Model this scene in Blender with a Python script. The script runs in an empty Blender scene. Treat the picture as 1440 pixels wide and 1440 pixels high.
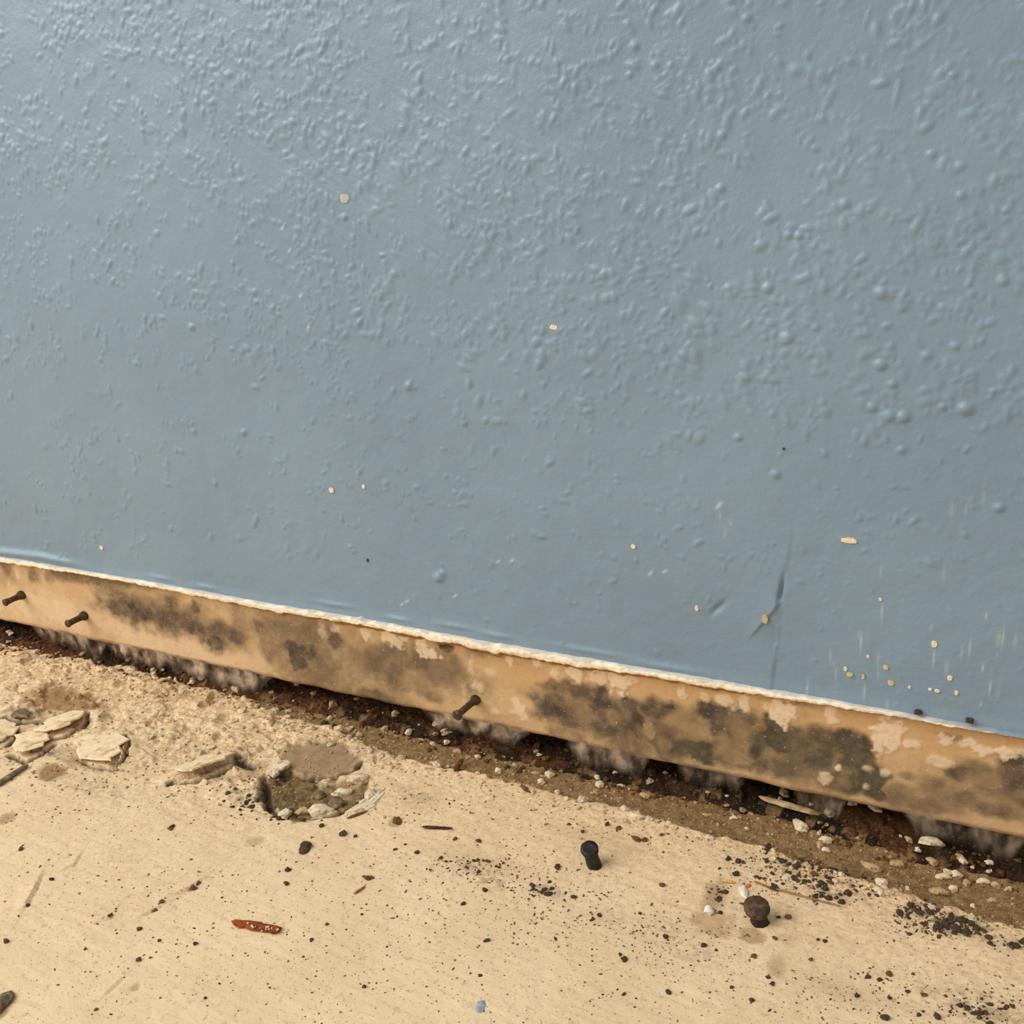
import bpy, math
import numpy as np
from mathutils import Vector, Matrix, Quaternion

rng = np.random.default_rng(7)
sc = bpy.context.scene
col = sc.collection

# ------------------------------------------------------------------ camera
F = 1440.0
CD, CH = 0.3592162, 0.2626279            # distance to the wall, height above the floor
R = np.array([[0.89325886, -0.09810005, 0.43870831],
              [0.44577417, 0.31939193, -0.83622615],
              [-0.05808607, 0.94253126, 0.32903015]])
CAM = np.array([0.0, -CD, CH])
cam_d = bpy.data.cameras.new('camera')
cam_d.sensor_width = 36.0
cam_d.lens = 36.0
cam_d.clip_start = 0.01
cam = bpy.data.objects.new('camera', cam_d)
m = Matrix([[*R[0], CAM[0]], [*R[1], CAM[1]], [*R[2], CAM[2]], [0, 0, 0, 1]])
cam.matrix_world = m
col.objects.link(cam)
sc.camera = cam

# ------------------------------------------------------------------ world, lamps, exposure
w = bpy.data.worlds.new('room_light')
sc.world = w
w.use_nodes = True
bg = w.node_tree.nodes['Background']
bg.inputs[0].default_value = (1.0, 0.97, 0.93, 1)
bg.inputs[1].default_value = 0.60


def area(name, loc, target, size, power, colour):
    d = bpy.data.lights.new(name, 'AREA')
    d.shape = 'RECTANGLE'
    d.size, d.size_y = size
    d.energy = power
    d.color = colour
    o = bpy.data.objects.new(name, d)
    o.location = loc
    o.rotation_euler = (Vector(target) - Vector(loc)).to_track_quat('-Z', 'Y').to_euler()
    col.objects.link(o)
    return o


area('window_light', (-1.55, -1.15, 1.55), (-0.25, 0, 0.15), (1.5, 1.7), 46, (1.0, 0.98, 0.95))

sc.view_settings.view_transform = 'Standard'
sc.view_settings.look = 'None'
sc.view_settings.gamma = 1
sc.view_settings.use_curve_mapping = False
sc.view_settings.exposure = 0.0


# ------------------------------------------------------------------ projection helpers
def ray(px, py):
    px = np.asarray(px, float)
    py = np.asarray(py, float)
    v = np.stack([(px - 720) / F, -(py - 720) / F, -np.ones_like(px)], -1)
    return v @ R.T


def fl(px, py, z=0.0):
    r = ray(px, py)
    t = (z - CAM[2]) / r[..., 2]
    return CAM + t[..., None] * r


def wl(px, py, y=0.0):
    r = ray(px, py)
    t = (y - CAM[1]) / r[..., 1]
    return CAM + t[..., None] * r


def mpp(p):                                  # metres per photo pixel at a point
    return float((np.asarray(p) - CAM) @ -R[:, 2]) / F


# ------------------------------------------------------------------ numpy noise
_perm = np.random.default_rng(3).permutation(4096)
_rand = np.random.default_rng(4).random(4096)


def _h(ix, iy):
    return _rand[_perm[(_perm[ix & 4095] + iy) & 4095]]


def vnoise(x, y):
    x = np.asarray(x, float); y = np.asarray(y, float)
    ix = np.floor(x).astype(np.int64); iy = np.floor(y).astype(np.int64)
    fx = x - ix; fy = y - iy
    fx = fx * fx * fx * (fx * (fx * 6 - 15) + 10); fy = fy * fy * fy * (fy * (fy * 6 - 15) + 10)
    a = _h(ix, iy); b = _h(ix + 1, iy); c = _h(ix, iy + 1); d = _h(ix + 1, iy + 1)
    return (a + (b - a) * fx) * (1 - fy) + (c + (d - c) * fx) * fy


def fbm(x, y, o=4, off=0.0):
    s = 0; a = 0.5; tot = 0
    x = np.asarray(x) + off * 17.3; y = np.asarray(y) + off * 9.1
    for i in range(o):
        s = s + a * vnoise(x, y); tot += a
        x = x * 2.03 + 11.7; y = y * 2.03 + 5.3; a *= 0.5
    return s / tot


def sstep(a, b, x):
    t = np.clip((x - a) / (b - a), 0, 1)
    return t * t * (3 - 2 * t)


# ------------------------------------------------------------------ mesh helpers
def setp(o, label=None, cat=None, group=None, kind=None):
    if label: o['label'] = label
    if cat: o['category'] = cat
    if group: o['group'] = group
    if kind: o['kind'] = kind
    return o


def link(name, me, mat=None, parent=None):
    o = bpy.data.objects.new(name, me)
    col.objects.link(o)
    if mat is not None and len(me.materials) == 0:
        me.materials.append(mat)
    if parent is not None:
        o.parent = parent
    return o


def empty(name, loc=(0, 0, 0)):
    o = bpy.data.objects.new(name, None)
    o.empty_display_size = 0.01
    o.location = loc
    col.objects.link(o)
    return o


def grid_mesh(name, P, attrs=None, flip=False):
    """P: (n, m, 3) points -> one smooth quad mesh with float point attributes."""
    n, k = P.shape[:2]
    me = bpy.data.meshes.new(name)
    me.vertices.add(n * k)
    me.vertices.foreach_set('co', P.reshape(-1).astype(np.float32))
    idx = np.arange(n * k).reshape(n, k)
    q = np.stack([idx[:-1, :-1], idx[1:, :-1], idx[1:, 1:], idx[:-1, 1:]], -1).reshape(-1, 4)
    if flip:
        q = q[:, ::-1]
    nf = len(q)
    me.loops.add(nf * 4)
    me.loops.foreach_set('vertex_index', q.reshape(-1).astype(np.int32))
    me.polygons.add(nf)
    me.polygons.foreach_set('loop_start', (np.arange(nf) * 4).astype(np.int32))
    me.polygons.foreach_set('use_smooth', np.ones(nf, bool))
    me.update(calc_edges=True)
    for k_, v in (attrs or {}).items():
        a = me.attributes.new(k_, 'FLOAT', 'POINT')
        a.data.foreach_set('value', np.ascontiguousarray(v, dtype=np.float32).reshape(-1))
    me.validate()
    return me


def py_mesh(name, v, f, smooth=True):
    me = bpy.data.meshes.new(name)
    me.from_pydata([tuple(map(float, p)) for p in v], [], [tuple(int(i) for i in q) for q in f])
    me.update()
    if smooth:
        me.polygons.foreach_set('use_smooth', np.ones(len(me.polygons), bool))
    return me


def lathe(name, prof, seg=20, rough=0.0, seed=0):
    r_ = np.random.default_rng(seed)
    v, f = [], []
    for i, (rad, z) in enumerate(prof):
        for s in range(seg):
            a = 2 * math.pi * s / seg
            k = 1 + rough * (r_.random() - 0.5)
            v.append((rad * k * math.cos(a), rad * k * math.sin(a), z + rough * 0.15 * rad * (r_.random() - 0.5)))
    for i in range(len(prof) - 1):
        for s in range(seg):
            t = (s + 1) % seg
            f.append((i * seg + s, i * seg + t, (i + 1) * seg + t, (i + 1) * seg + s))
    f.append(tuple(range(seg))[::-1])
    f.append(tuple((len(prof) - 1) * seg + s for s in range(seg)))
    return py_mesh(name, v, f)


def ico():
    t = (1 + 5 ** .5) / 2
    v = np.array([(-1, t, 0), (1, t, 0), (-1, -t, 0), (1, -t, 0), (0, -1, t), (0, 1, t), (0, -1, -t), (0, 1, -t),
                  (t, 0, -1), (t, 0, 1), (-t, 0, -1), (-t, 0, 1)], float)
    v /= np.linalg.norm(v[0])
    f = [(0, 11, 5), (0, 5, 1), (0, 1, 7), (0, 7, 10), (0, 10, 11), (1, 5, 9), (5, 11, 4), (11, 10, 2), (10, 7, 6),
         (7, 1, 8), (3, 9, 4), (3, 4, 2), (3, 2, 6), (3, 6, 8), (3, 8, 9), (4, 9, 5), (2, 4, 11), (6, 2, 10),
         (8, 6, 7), (9, 8, 1)]
    return v, f


ICO_V, ICO_F = ico()


def ico2():
    v = [tuple(p) for p in ICO_V]; f = []; mid = {}

    def mp(a, b):
        k = (min(a, b), max(a, b))
        if k not in mid:
            p = np.array(v[a]) + np.array(v[b]); p /= np.linalg.norm(p)
            v.append(tuple(p)); mid[k] = len(v) - 1
        return mid[k]
    for a, b, c in ICO_F:
        ab, bc, ca = mp(a, b), mp(b, c), mp(c, a)
        f += [(a, ab, ca), (b, bc, ab), (c, ca, bc), (ab, bc, ca)]
    return np.array(v), f


ICO2_V, ICO2_F = ico2()


# ------------------------------------------------------------------ material helpers
def lin(r, g, b):
    c = np.array([r, g, b], float) / 255
    c = np.where(c <= 0.04045, c / 12.92, ((c + 0.055) / 1.055) ** 2.4)
    return (float(c[0]), float(c[1]), float(c[2]), 1.0)


class NT:
    def __init__(self, name):
        self.m = bpy.data.materials.new(name)
        self.m.use_nodes = True
        self.t = self.m.node_tree
        self.b = self.t.nodes['Principled BSDF']
        self.tc = self.t.nodes.new('ShaderNodeTexCoord')

    def n(self, typ, **kw):
        o = self.t.nodes.new(typ)
        for k, v in kw.items():
            setattr(o, k, v)
        return o

    def l(self, a, b):
        self.t.links.new(a, b)

    def put(self, sock, v):
        if hasattr(v, 'is_linked') or isinstance(v, bpy.types.NodeSocket):
            self.l(v, sock)
        else:
            sock.default_value = v

    def noise(self, scale, detail=4, rough=0.55, stretch=None, rot=None, dist=0.0):
        n = self.n('ShaderNodeTexNoise')
        n.inputs['Scale'].default_value = scale
        n.inputs['Detail'].default_value = detail
        n.inputs['Roughness'].default_value = rough
        n.inputs['Distortion'].default_value = dist
        src = self.tc.outputs['Object']
        if stretch or rot:
            mp = self.n('ShaderNodeMapping')
            if rot: mp.inputs['Rotation'].default_value = rot
            if stretch: mp.inputs['Scale'].default_value = stretch
            self.l(src, mp.inputs['Vector']); src = mp.outputs[0]
        self.l(src, n.inputs['Vector'])
        return n.outputs['Fac']

    def voro(self, scale, feature='F1'):
        n = self.n('ShaderNodeTexVoronoi', feature=feature)
        n.inputs['Scale'].default_value = scale
        self.l(self.tc.outputs['Object'], n.inputs['Vector'])
        return n

    def attr(self, name):
        n = self.n('ShaderNodeAttribute', attribute_name=name)
        return n.outputs['Fac']

    def mapr(self, v, a, b, c=0.0, d=1.0):
        n = self.n('ShaderNodeMapRange')
        n.interpolation_type = 'SMOOTHSTEP'
        self.l(v, n.inputs[0])
        for i, x in enumerate((a, b, c, d)):
            n.inputs[i + 1].default_value = x
        return n.outputs[0]

    def math(self, op, a, b=0.0, clamp=False):
        n = self.n('ShaderNodeMath', operation=op, use_clamp=clamp)
        self.put(n.inputs[0], a); self.put(n.inputs[1], b)
        return n.outputs[0]

    def mix(self, fac, a, b, mode='MIX'):
        n = self.n('ShaderNodeMix', data_type='RGBA', blend_type=mode)
        self.put(n.inputs[0], fac); self.put(n.inputs[6], a); self.put(n.inputs[7], b)
        return n.outputs[2]

    def bump(self, h, strength, dist, normal=None):
        n = self.n('ShaderNodeBump')
        n.inputs['Strength'].default_value = strength
        n.inputs['Distance'].default_value = dist
        self.l(h, n.inputs['Height'])
        if normal is not None: self.l(normal, n.inputs['Normal'])
        return n.outputs[0]

    def out(self, color, rough=0.8, normal=None, spec=0.3):
        self.put(self.b.inputs['Base Color'], color)
        self.put(self.b.inputs['Roughness'], rough)
        self.b.inputs['Specular IOR Level'].default_value = spec
        if normal is not None: self.l(normal, self.b.inputs['Normal'])
        return self.m


def grain_mat(name, c1, c2, c3=None, scale=900, rough=0.9, spec=0.2, bump=0.4):
    t = NT(name)
    n1 = t.noise(scale, 4, 0.6)
    c = t.mix(t.mapr(n1, 0.35, 0.65), lin(*c1), lin(*c2))
    if c3:
        c = t.mix(t.mapr(t.noise(scale * 0.45, 3, 0.6), 0.55, 0.68), c, lin(*c3))
    return t.out(c, rough, t.bump(t.noise(scale * 2.2, 3), bump, 0.0006), spec)


# ------------------------------------------------------------------ layout constants
ZT = 0.0582           # lower edge of the paint
ZB = 0.0120           # lower edge of the exposed strip


def nonuni(a, b, d, lo, hi, grow=1.35):
    mid = np.arange(a, b, d)
    L, s, x = [], d, a
    while x > lo:
        s *= grow; x -= s; L.append(max(x, lo))
    H, s, x = [], d, mid[-1]
    while x < hi:
        s *= grow; x += s; H.append(min(x, hi))
    return np.concatenate([L[::-1], mid, H])


def add_blobs(H, xs, ys, pts, mode='add'):
    """pts rows: cx, cy, rx, ry, angle, height.  (1-r^2)^2 domes on a uniform sub-grid."""
    x0, y0 = xs[0], ys[0]
    dx, dy = xs[1] - xs[0], ys[1] - ys[0]
    nx, ny = len(xs), len(ys)
    for cx, cy, rx, ry, an, hh in pts:
        rm = max(rx, ry)
        i0 = max(int((cx - rm - x0) / dx), 0); i1 = min(int((cx + rm - x0) / dx) + 2, nx)
        j0 = max(int((cy - rm - y0) / dy), 0); j1 = min(int((cy + rm - y0) / dy) + 2, ny)
        if i0 >= i1 or j0 >= j1: continue
        X, Y = np.meshgrid(xs[i0:i1] - cx, ys[j0:j1] - cy, indexing='ij')
        c, s = math.cos(an), math.sin(an)
        u = (X * c + Y * s) / rx; v = (-X * s + Y * c) / ry
        k = np.clip(1 - u * u - v * v, 0, 1) ** 1.6 * hh
        if mode == 'add': H[i0:i1, j0:j1] += k
        else: H[i0:i1, j0:j1] = np.maximum(H[i0:i1, j0:j1], k)


# ================================================================== WALL
DW = 0.0006
wx_ = nonuni(-0.66, 0.13, DW, -2.2, 1.6)
wz_ = np.concatenate([nonuni(ZT - 0.0015, 0.385, DW, ZT - 0.0015, 2.3)])
ux = np.arange(-0.66, 0.13, DW); uz = np.arange(ZT - 0.0015, 0.385, DW)
ix0 = int(np.argmin(abs(wx_ - ux[0])))
iz0 = 0
Hw = np.zeros((len(ux), len(uz)))

regions = [  # x0,x1,y0,y1, count, rmin,rmax, elong, chain
    (-40, 470, -40, 260, 1250, 3.6, 8.0, 1.3, 4),
    (-40, 470, 240, 520, 800, 3.4, 7.0, 1.3, 4),
    (430, 960, -40, 230, 620, 4.0, 8.5, 1.5, 4),
    (430, 960, 200, 480, 820, 4.0, 8.5, 1.6, 4),
    (940, 1480, -40, 330, 620, 4.5, 11.0, 1.4, 4),
    (640, 1480, 320, 600, 720, 4.2, 10.0, 1.4, 3),
    (940, 1480, 330, 620, 170, 6.5, 12.0, 1.3, 2),
    (-40, 660, 460, 780, 420, 3.5, 6.5, 1.3, 3),
    (620, 1480, 580, 800, 210, 4.0, 7.5, 1.4, 2),
    (600, 1480, 780, 1000, 80, 3.5, 6.0, 1.4, 1),
]
B = []
for (x0, x1, y0, y1, n, r0, r1, el, ch) in regions:
    k = 0
    while k < n:
        px = rng.uniform(x0, x1); py = rng.uniform(y0, y1)
        if fbm(px / 85, py / 60, 2, 2.0) + rng.normal(0, .09) < 0.43: 
            if rng.random() < 0.8: continue
        a = rng.uniform(0, math.pi)
        for c in range(rng.integers(1, ch + 1)):
            p = wl(px, py); s = mpp(p)
            r = (r0 + (r1 - r0) * rng.random() ** 2.2) * s
            e = 1 + (el - 1) * rng.random()
            an = rng.uniform(0, 3.1)
            B.append((p[0], p[2], r * e / math.sqrt(0.6), r / math.sqrt(e), an, r * rng.uniform(0.10, 0.30)))
            px += math.cos(a) * (r0 + r1) * 0.75; py += math.sin(a) * (r0 + r1) * 0.75
            a += rng.normal(0, 0.7)
            k += 1
k = 0
while k < 2200:                                        # the same texture goes on beyond the frame
    x = rng.uniform(-0.66, 0.13); z = ZT + .03 + (0.385 - ZT - .03) * rng.random() ** .7
    v_ = np.array([x, 0, z]) - CAM; cc = R.T @ v_
    px = 720 + F * cc[0] / -cc[2]; py = 720 - F * cc[1] / -cc[2]
    if -40 < px < 1480 and -40 < py: continue
    if fbm(x / .03, z / .02, 2, 2.0) < .43 and rng.random() < .8: continue
    a = rng.uniform(0, math.pi)
    for c in range(rng.integers(1, 5)):
        r = .0012 + .0022 * rng.random() ** 2.2
        B.append((x, z, r * 1.3, r, rng.uniform(0, 3), r * rng.uniform(.1, .3)))
        x += math.cos(a) * .0035; z += math.sin(a) * .0035; a += rng.normal(0, .7); k += 1
knobs = [(892, 65, 9), (885, 105, 7), (921, 92, 8), (943, 92, 7), (1050, 25, 10), (1015, 190, 9), (1013, 265, 9), (1352, 275, 9),
         (1188, 287, 10), (1109, 330, 9), (1123, 332, 9), (1240, 412, 13), (1080, 405, 11), (1108, 475, 14), (1147, 460, 8),
         (1076, 474, 7), (1326, 432, 8), (1410, 395, 10), (1250, 585, 13), (1270, 587, 12), (1226, 573, 10), (1358, 575, 14),
         (1325, 572, 8), (1397, 550, 8), (1359, 528, 8), (1238, 513, 12), (1255, 540, 10), (1268, 633, 9), (1091, 667, 9),
         (1405, 714, 10), (575, 543, 9), (653, 595, 7), (270, 460, 8), (617, 812, 11), (622, 806, 8), (484, 306, 7), (342, 608, 7),
         (1038, 615, 8), (1025, 405, 9), (1390, 455, 7), (1303, 500, 9), (1343, 487, 9), (1310, 217, 9), (1340, 105, 9)]
for px, py, r in knobs:
    p = wl(px, py); s = mpp(p)
    B.append((p[0], p[2], r * s * 1.05, r * s * .9, rng.uniform(-.4, .4), r * s * 0.36))
# flat brushed-out ridges
for px, py, rl, rs, a in [(1250, 182, 26, 5, -.1), (1006, 190, 22, 4, -.9), (1022, 180, 16, 4, 1.45), (1270, 55, 22, 4, 1.2), (930, 120, 22, 4, .5),
                          (1262, 130, 30, 6, 1.4), (1220, 25, 25, 4, 1.3), (870, 22, 20, 4, 0), (1300, 60, 26, 5, .7)]:
    p = wl(px, py); s = mpp(p)
    B.append((p[0], p[2], rl * s, rs * s, a, rs * s * 0.25))
add_blobs(Hw, ux, uz, B, 'max')
GX, GZ = np.meshgrid(ux, uz, indexing='ij')
Hw += 0.00042 * (fbm(GX / 0.009, GZ / 0.009, 3, 1) - 0.5) + 0.0010 * (fbm(GX / 0.06, GZ / 0.045, 2, 5) - 0.5)
# fine diagonal roller drag in the middle of the wall
c_, s_ = math.cos(-0.62), math.sin(-0.62)
pc = wl(690, 250)
drag = np.exp(-(((GX - pc[0]) / 0.11) ** 2 + ((GZ - pc[2]) / 0.055) ** 2))
Hw += drag * 0.00042 * (fbm((GX * c_ + GZ * s_) / 0.012, (-GX * s_ + GZ * c_) / 0.0016, 2, 7) - 0.5)
# paper fold and tear near the right, low on the wall
cr = [wl(1112, 735), wl(1104, 800), wl(1096, 845), wl(1090, 900), wl(1084, 955)]
cz = np.array([p[2] for p in cr])[::-1]; cxx = np.array([p[0] for p in cr])[::-1]
xl = np.interp(GZ, cz, cxx)
dxl = GX - xl
zfade = sstep(cr[0][2] + 0.004, cr[2][2], GZ) * sstep(0.06 - .001, 0.064, GZ)
zf2 = sstep(cr[0][2] + 0.006, cr[2][2], GZ)
Hw += zf2 * 0.0006 * np.exp(-np.clip(-dxl, 0, 1) / 0.010) * (dxl < 0)
Hw += zf2 * 0.0006 * sstep(0.0014, 0, dxl) * (dxl >= 0)
pt = wl(1099, 832)
tear = np.exp(-((dxl / 0.0007) ** 2)) * np.exp(-(((GZ - pt[2]) / 0.0065) ** 2))
Hw -= 0.0022 * tear
# the torn flap: raised above a slanting edge, the paper below it folded in
fa, fb = wl(1098, 846), wl(1052, 900)
fd = np.array([fb[0] - fa[0], fb[2] - fa[2]]); fL = np.linalg.norm(fd); fd /= fL
fu = (GX - fa[0]) * fd[0] + (GZ - fa[2]) * fd[1]
fv = (GX - fa[0]) * -fd[1] + (GZ - fa[2]) * fd[0]          # > 0 on the lower right
fwin = sstep(-.001, .001, fu) * sstep(fL * 1.15, fL * .55, fu)
Hw += 0.0010 * np.exp(-np.clip(-fv, 0, 1) / .004) * sstep(.0005, -.0003, fv) * fwin
Hw -= 0.0011 * sstep(0, .011, fv) * fwin * (dxl < 0.0004) * sstep(.03, .012, fv)
pg = wl(1010, 855)
Hw -= 0.0012 * np.exp(-((((GX - pg[0]) * .75 - (GZ - pg[2]) * 0.66) / 0.0011) ** 2 + (((GX - pg[0]) * .66 + (GZ - pg[2]) * .75) / 0.004) ** 2))
# blistered lip of paint at the far left bottom
pb0 = wl(60, 783); pb1 = wl(0, 772)
lipz = np.interp(GX, [wl(0, 775)[0], wl(60, 782)[0], wl(130, 797)[0]], [wl(0, 775)[2], wl(60, 782)[2], wl(130, 797)[2]])
Hw += 0.0022 * np.exp(-(((GZ - lipz) / 0.0022) ** 2)) * sstep(wl(140, 800)[0], wl(70, 785)[0], GX)
for px, py, l in [(225, 812, 22), (290, 825, 18), (470, 850, 30), (560, 870, 18), (640, 880, 26), (830, 915, 40), (940, 938, 34), (700, 893, 20)]:
    p = wl(px, py)
    Hw += 0.0008 * np.exp(-(((GX - p[0]) / (l * .0004)) ** 2 + ((GZ - p[2]) / 0.0013) ** 2))
Hw += 0.0006 * sstep(ZT + 0.006, ZT, GZ)
fadeE = sstep(-0.66, -0.63, GX) * sstep(0.129, 0.10, GX) * sstep(0.384, 0.36, GZ)
Hw *= fadeE
# scratches, pale thin vertical marks low on the right
Sc = np.zeros_like(Hw)
for k in range(34):
    px = rng.uniform(1130, 1440); py = rng.uniform(855, 1015)
    if rng.random() < 0.3: px = rng.uniform(960, 1440); py = rng.uniform(690, 900)
    p = wl(px, py); L = rng.uniform(3, 11) * 0.00032
    Sc = np.maximum(Sc, np.exp(-(((GX - p[0]) / 0.00036) ** 2) - ((GZ - p[2]) / L) ** 2) * rng.uniform(.2, .6))
for px, py in [(310, 28), (338, 86), (397, 320), (407, 352), (423, 415), (434, 460), (700, 790), (720, 788), (565, 850), (572, 846), (640, 838), (1010, 712), (1013, 708), (915, 806), (935, 803)]:
    p = wl(px, py)
    Sc = np.maximum(Sc, np.exp(-((((GX - p[0]) * .8 + (GZ - p[2]) * .6) / 0.0012) ** 2) - (((GX - p[0]) * .6 - (GZ - p[2]) * .8) / 0.0005) ** 2) * .8)

Pw = np.zeros((len(wx_), len(wz_), 3))
Pw[..., 0] = wx_[:, None]; Pw[..., 2] = wz_[None, :]
scr = np.zeros((len(wx_), len(wz_)))
nx_, nz_ = len(ux), len(uz)
Pw[ix0:ix0 + nx_, iz0:iz0 + nz_, 1] -= Hw
scr[ix0:ix0 + nx_, iz0:iz0 + nz_] = Sc
outer = np.ones_like(scr)
outer[ix0:ix0 + nx_, iz0:iz0 + nz_] = 1 - fadeE

t = NT('blue_wall_paint')
c = t.mix(t.mapr(t.noise(9, 3), 0.35, 0.65), lin(118, 141, 159), lin(124, 147, 164))
c = t.mix(t.mapr(t.noise(520, 3), 0.62, 0.8, 0, .25), c, lin(150, 172, 192))
c = t.mix(t.attr('scratch'), c, lin(196, 205, 206))
nb = t.bump(t.noise(520, 5, 0.65), 0.34, 0.0007)
lump = t.math('MULTIPLY', t.mapr(t.noise(230, 2, .5), .52, .68), t.attr('outer'))
nb = t.bump(lump, .8, .0009, nb)
M_WALL = t.out(c, t.mapr(t.noise(60, 3), .3, .7, .36, .46), nb, 0.7)

wall = link('wall_back', grid_mesh('wall_back', Pw, {'scratch': scr, 'outer': outer}), M_WALL)
setp(wall, 'blue painted wall with a lumpy roller texture above the stripped strip', kind='structure')

# ------------------------------------------------------------------ exposed strip
sx = nonuni(-0.62, 0.10, 0.0006, -2.2, 1.6)
sz = np.linspace(ZB, ZT + 0.003, 84)
SX, SZ = np.meshgrid(sx, sz, indexing='ij')


def blob_mask(GXa, GZa, items, wob=0.45, plane='w', freq=160):
    M = np.zeros_like(GXa)
    nx1 = fbm(GXa * freq, GZa * freq, 4, 3) - 0.5
    nx2 = fbm(GXa * freq, GZa * freq, 4, 9) - 0.5
    for it in items:
        px, py, rx, ry, st = it[:5]
        soft = it[5] if len(it) > 5 else 0.5
        p = wl(px, py) if plane == 'w' else fl(px, py)
        s = mpp(p)
        q = p[2] if plane == 'w' else p[1]
        fx = 1.15
        fy = 1.15 if plane == 'w' else 1.75
        sel = (abs(GXa - p[0]) < rx * s * fx * 2.6) & (abs(GZa - q) < ry * s * fy * 2.6)
        if not sel.any(): continue
        u = (GXa[sel] - p[0]) / (rx * s * fx) + wob * 2.2 * nx1[sel]
        v = (GZa[sel] - q) / (ry * s * fy) + wob * 2.2 * nx2[sel]
        d = np.sqrt(u * u + v * v)
        M[sel] = np.maximum(M[sel], st * sstep(1 + soft, 1 - soft, d))
    return M


mold_items = [(160, 850, 26, 16, .75, .6), (150, 832, 26, 10, .45, .6), (195, 862, 30, 14, .85, .6), (235, 872, 30, 14, .9, .6), (238, 850, 12, 10, .7), (268, 858, 9, 9, .8),
              (272, 884, 22, 12, .8, .6), (312, 890, 24, 12, .75, .6), (300, 905, 14, 10, .9), (100, 812, 40, 7, .55), (150, 815, 42, 7, .55), (45, 812, 10, 8, .55), (5, 800, 8, 10, .55),
              (66, 812, 7, 7, .4), (335, 880, 12, 20, .4),
              (375, 900, 22, 34, .45, .5), (420, 900, 60, 40, .5, .5), (415, 920, 17, 20, 1.0, .4), (432, 915, 12, 14, .9), (405, 908, 8, 8, .95), (470, 903, 12, 12, .75), (362, 885, 14, 14, .65), (455, 945, 30, 18, .5),
              (540, 935, 38, 26, .55, .4), (580, 930, 34, 20, .55, .5), (620, 945, 40, 24, .45, .6), (560, 960, 42, 18, .5, .6), (500, 940, 26, 22, .4), (625, 912, 10, 9, .85, .3), (668, 916, 20, 12, .42), (602, 982, 16, 8, .55), (530, 985, 30, 10, .55),
              (440, 960, 40, 12, .45), (545, 862, 0, 0, 0), (505, 872, 18, 4, .6),
              (780, 970, 26, 10, .65, .4), (770, 1000, 24, 20, .85, .4), (800, 1010, 28, 20, .7, .5), (820, 980, 30, 14, .7, .5), (846, 985, 12, 18, .9, .4), (860, 1015, 34, 26, .75, .5),
              (884, 995, 14, 14, .95, .4), (895, 1025, 22, 22, .9, .5), (925, 1000, 24, 18, .8, .4), (930, 1040, 34, 24, .7, .5), (965, 1055, 40, 18, .85, .5), (985, 1065, 24, 14, .9), (1000, 1005, 30, 16, .9, .4), (1015, 1020, 30, 20, .85, .5),
              (1035, 1010, 26, 14, .85), (1050, 1040, 28, 24, .6, .6), (1030, 1075, 24, 10, .7), (1065, 1080, 18, 12, .8), (880, 1050, 30, 12, .55), (790, 1035, 30, 8, .45), (940, 1065, 20, 8, .65),
              (1082, 1020, 12, 14, .95, .3), (1090, 1040, 24, 20, .95, .4), (1120, 1040, 30, 18, .7, .4), (1130, 1070, 36, 20, .65, .5), (1160, 1045, 28, 20, .75, .4), (1150, 1070, 20, 16, .9, .5), (1190, 1050, 24, 22, .9, .3), (1205, 1075, 24, 26, .9, .3),
              (1222, 1098, 20, 20, 1.0, .3), (1232, 1118, 14, 12, 1.0, .4), (1195, 1105, 30, 16, .75), (1100, 1085, 40, 14, .6), (1170, 1100, 30, 12, .6), (1060, 1050, 14, 20, .8), (1260, 1125, 30, 14, .5, .6),
              (1350, 1090, 22, 12, .7, .5), (1370, 1080, 22, 10, .5), (1424, 1085, 20, 22, .95, .4), (1400, 1110, 40, 16, .5, .6), (1340, 1120, 40, 16, .5, .6), (1390, 1140, 46, 12, .6, .5), (1440, 1100, 30, 20, .9), (1295, 1135, 34, 12, .5),
              (1275, 1095, 12, 6, .45), (1345, 1042, 18, 5, .45), (1110, 990, 30, 5, .35), (1470, 1110, 40, 30, .8)]
light_in = [(818, 1003, 12, 16, .6, .5), (858, 1010, 9, 10, .5), (912, 1030, 8, 11, .75, .4), (955, 1018, 18, 18, .55, .5), (1040, 1030, 16, 20, .55, .6), (580, 958, 18, 14, .7, .5), (1032, 1072, 14, 8, .7, .4), (1150, 1095, 30, 8, .45), (1130, 1100, 14, 6, .6),
            (935, 1048, 10, 10, .6), (296, 852, 22, 12, .5, .5), (205, 840, 22, 14, .45, .6), (375, 870, 30, 8, .3), (1440, 1075, 0, 0, 0), (1380, 1100, 20, 10, .4)]
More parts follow.
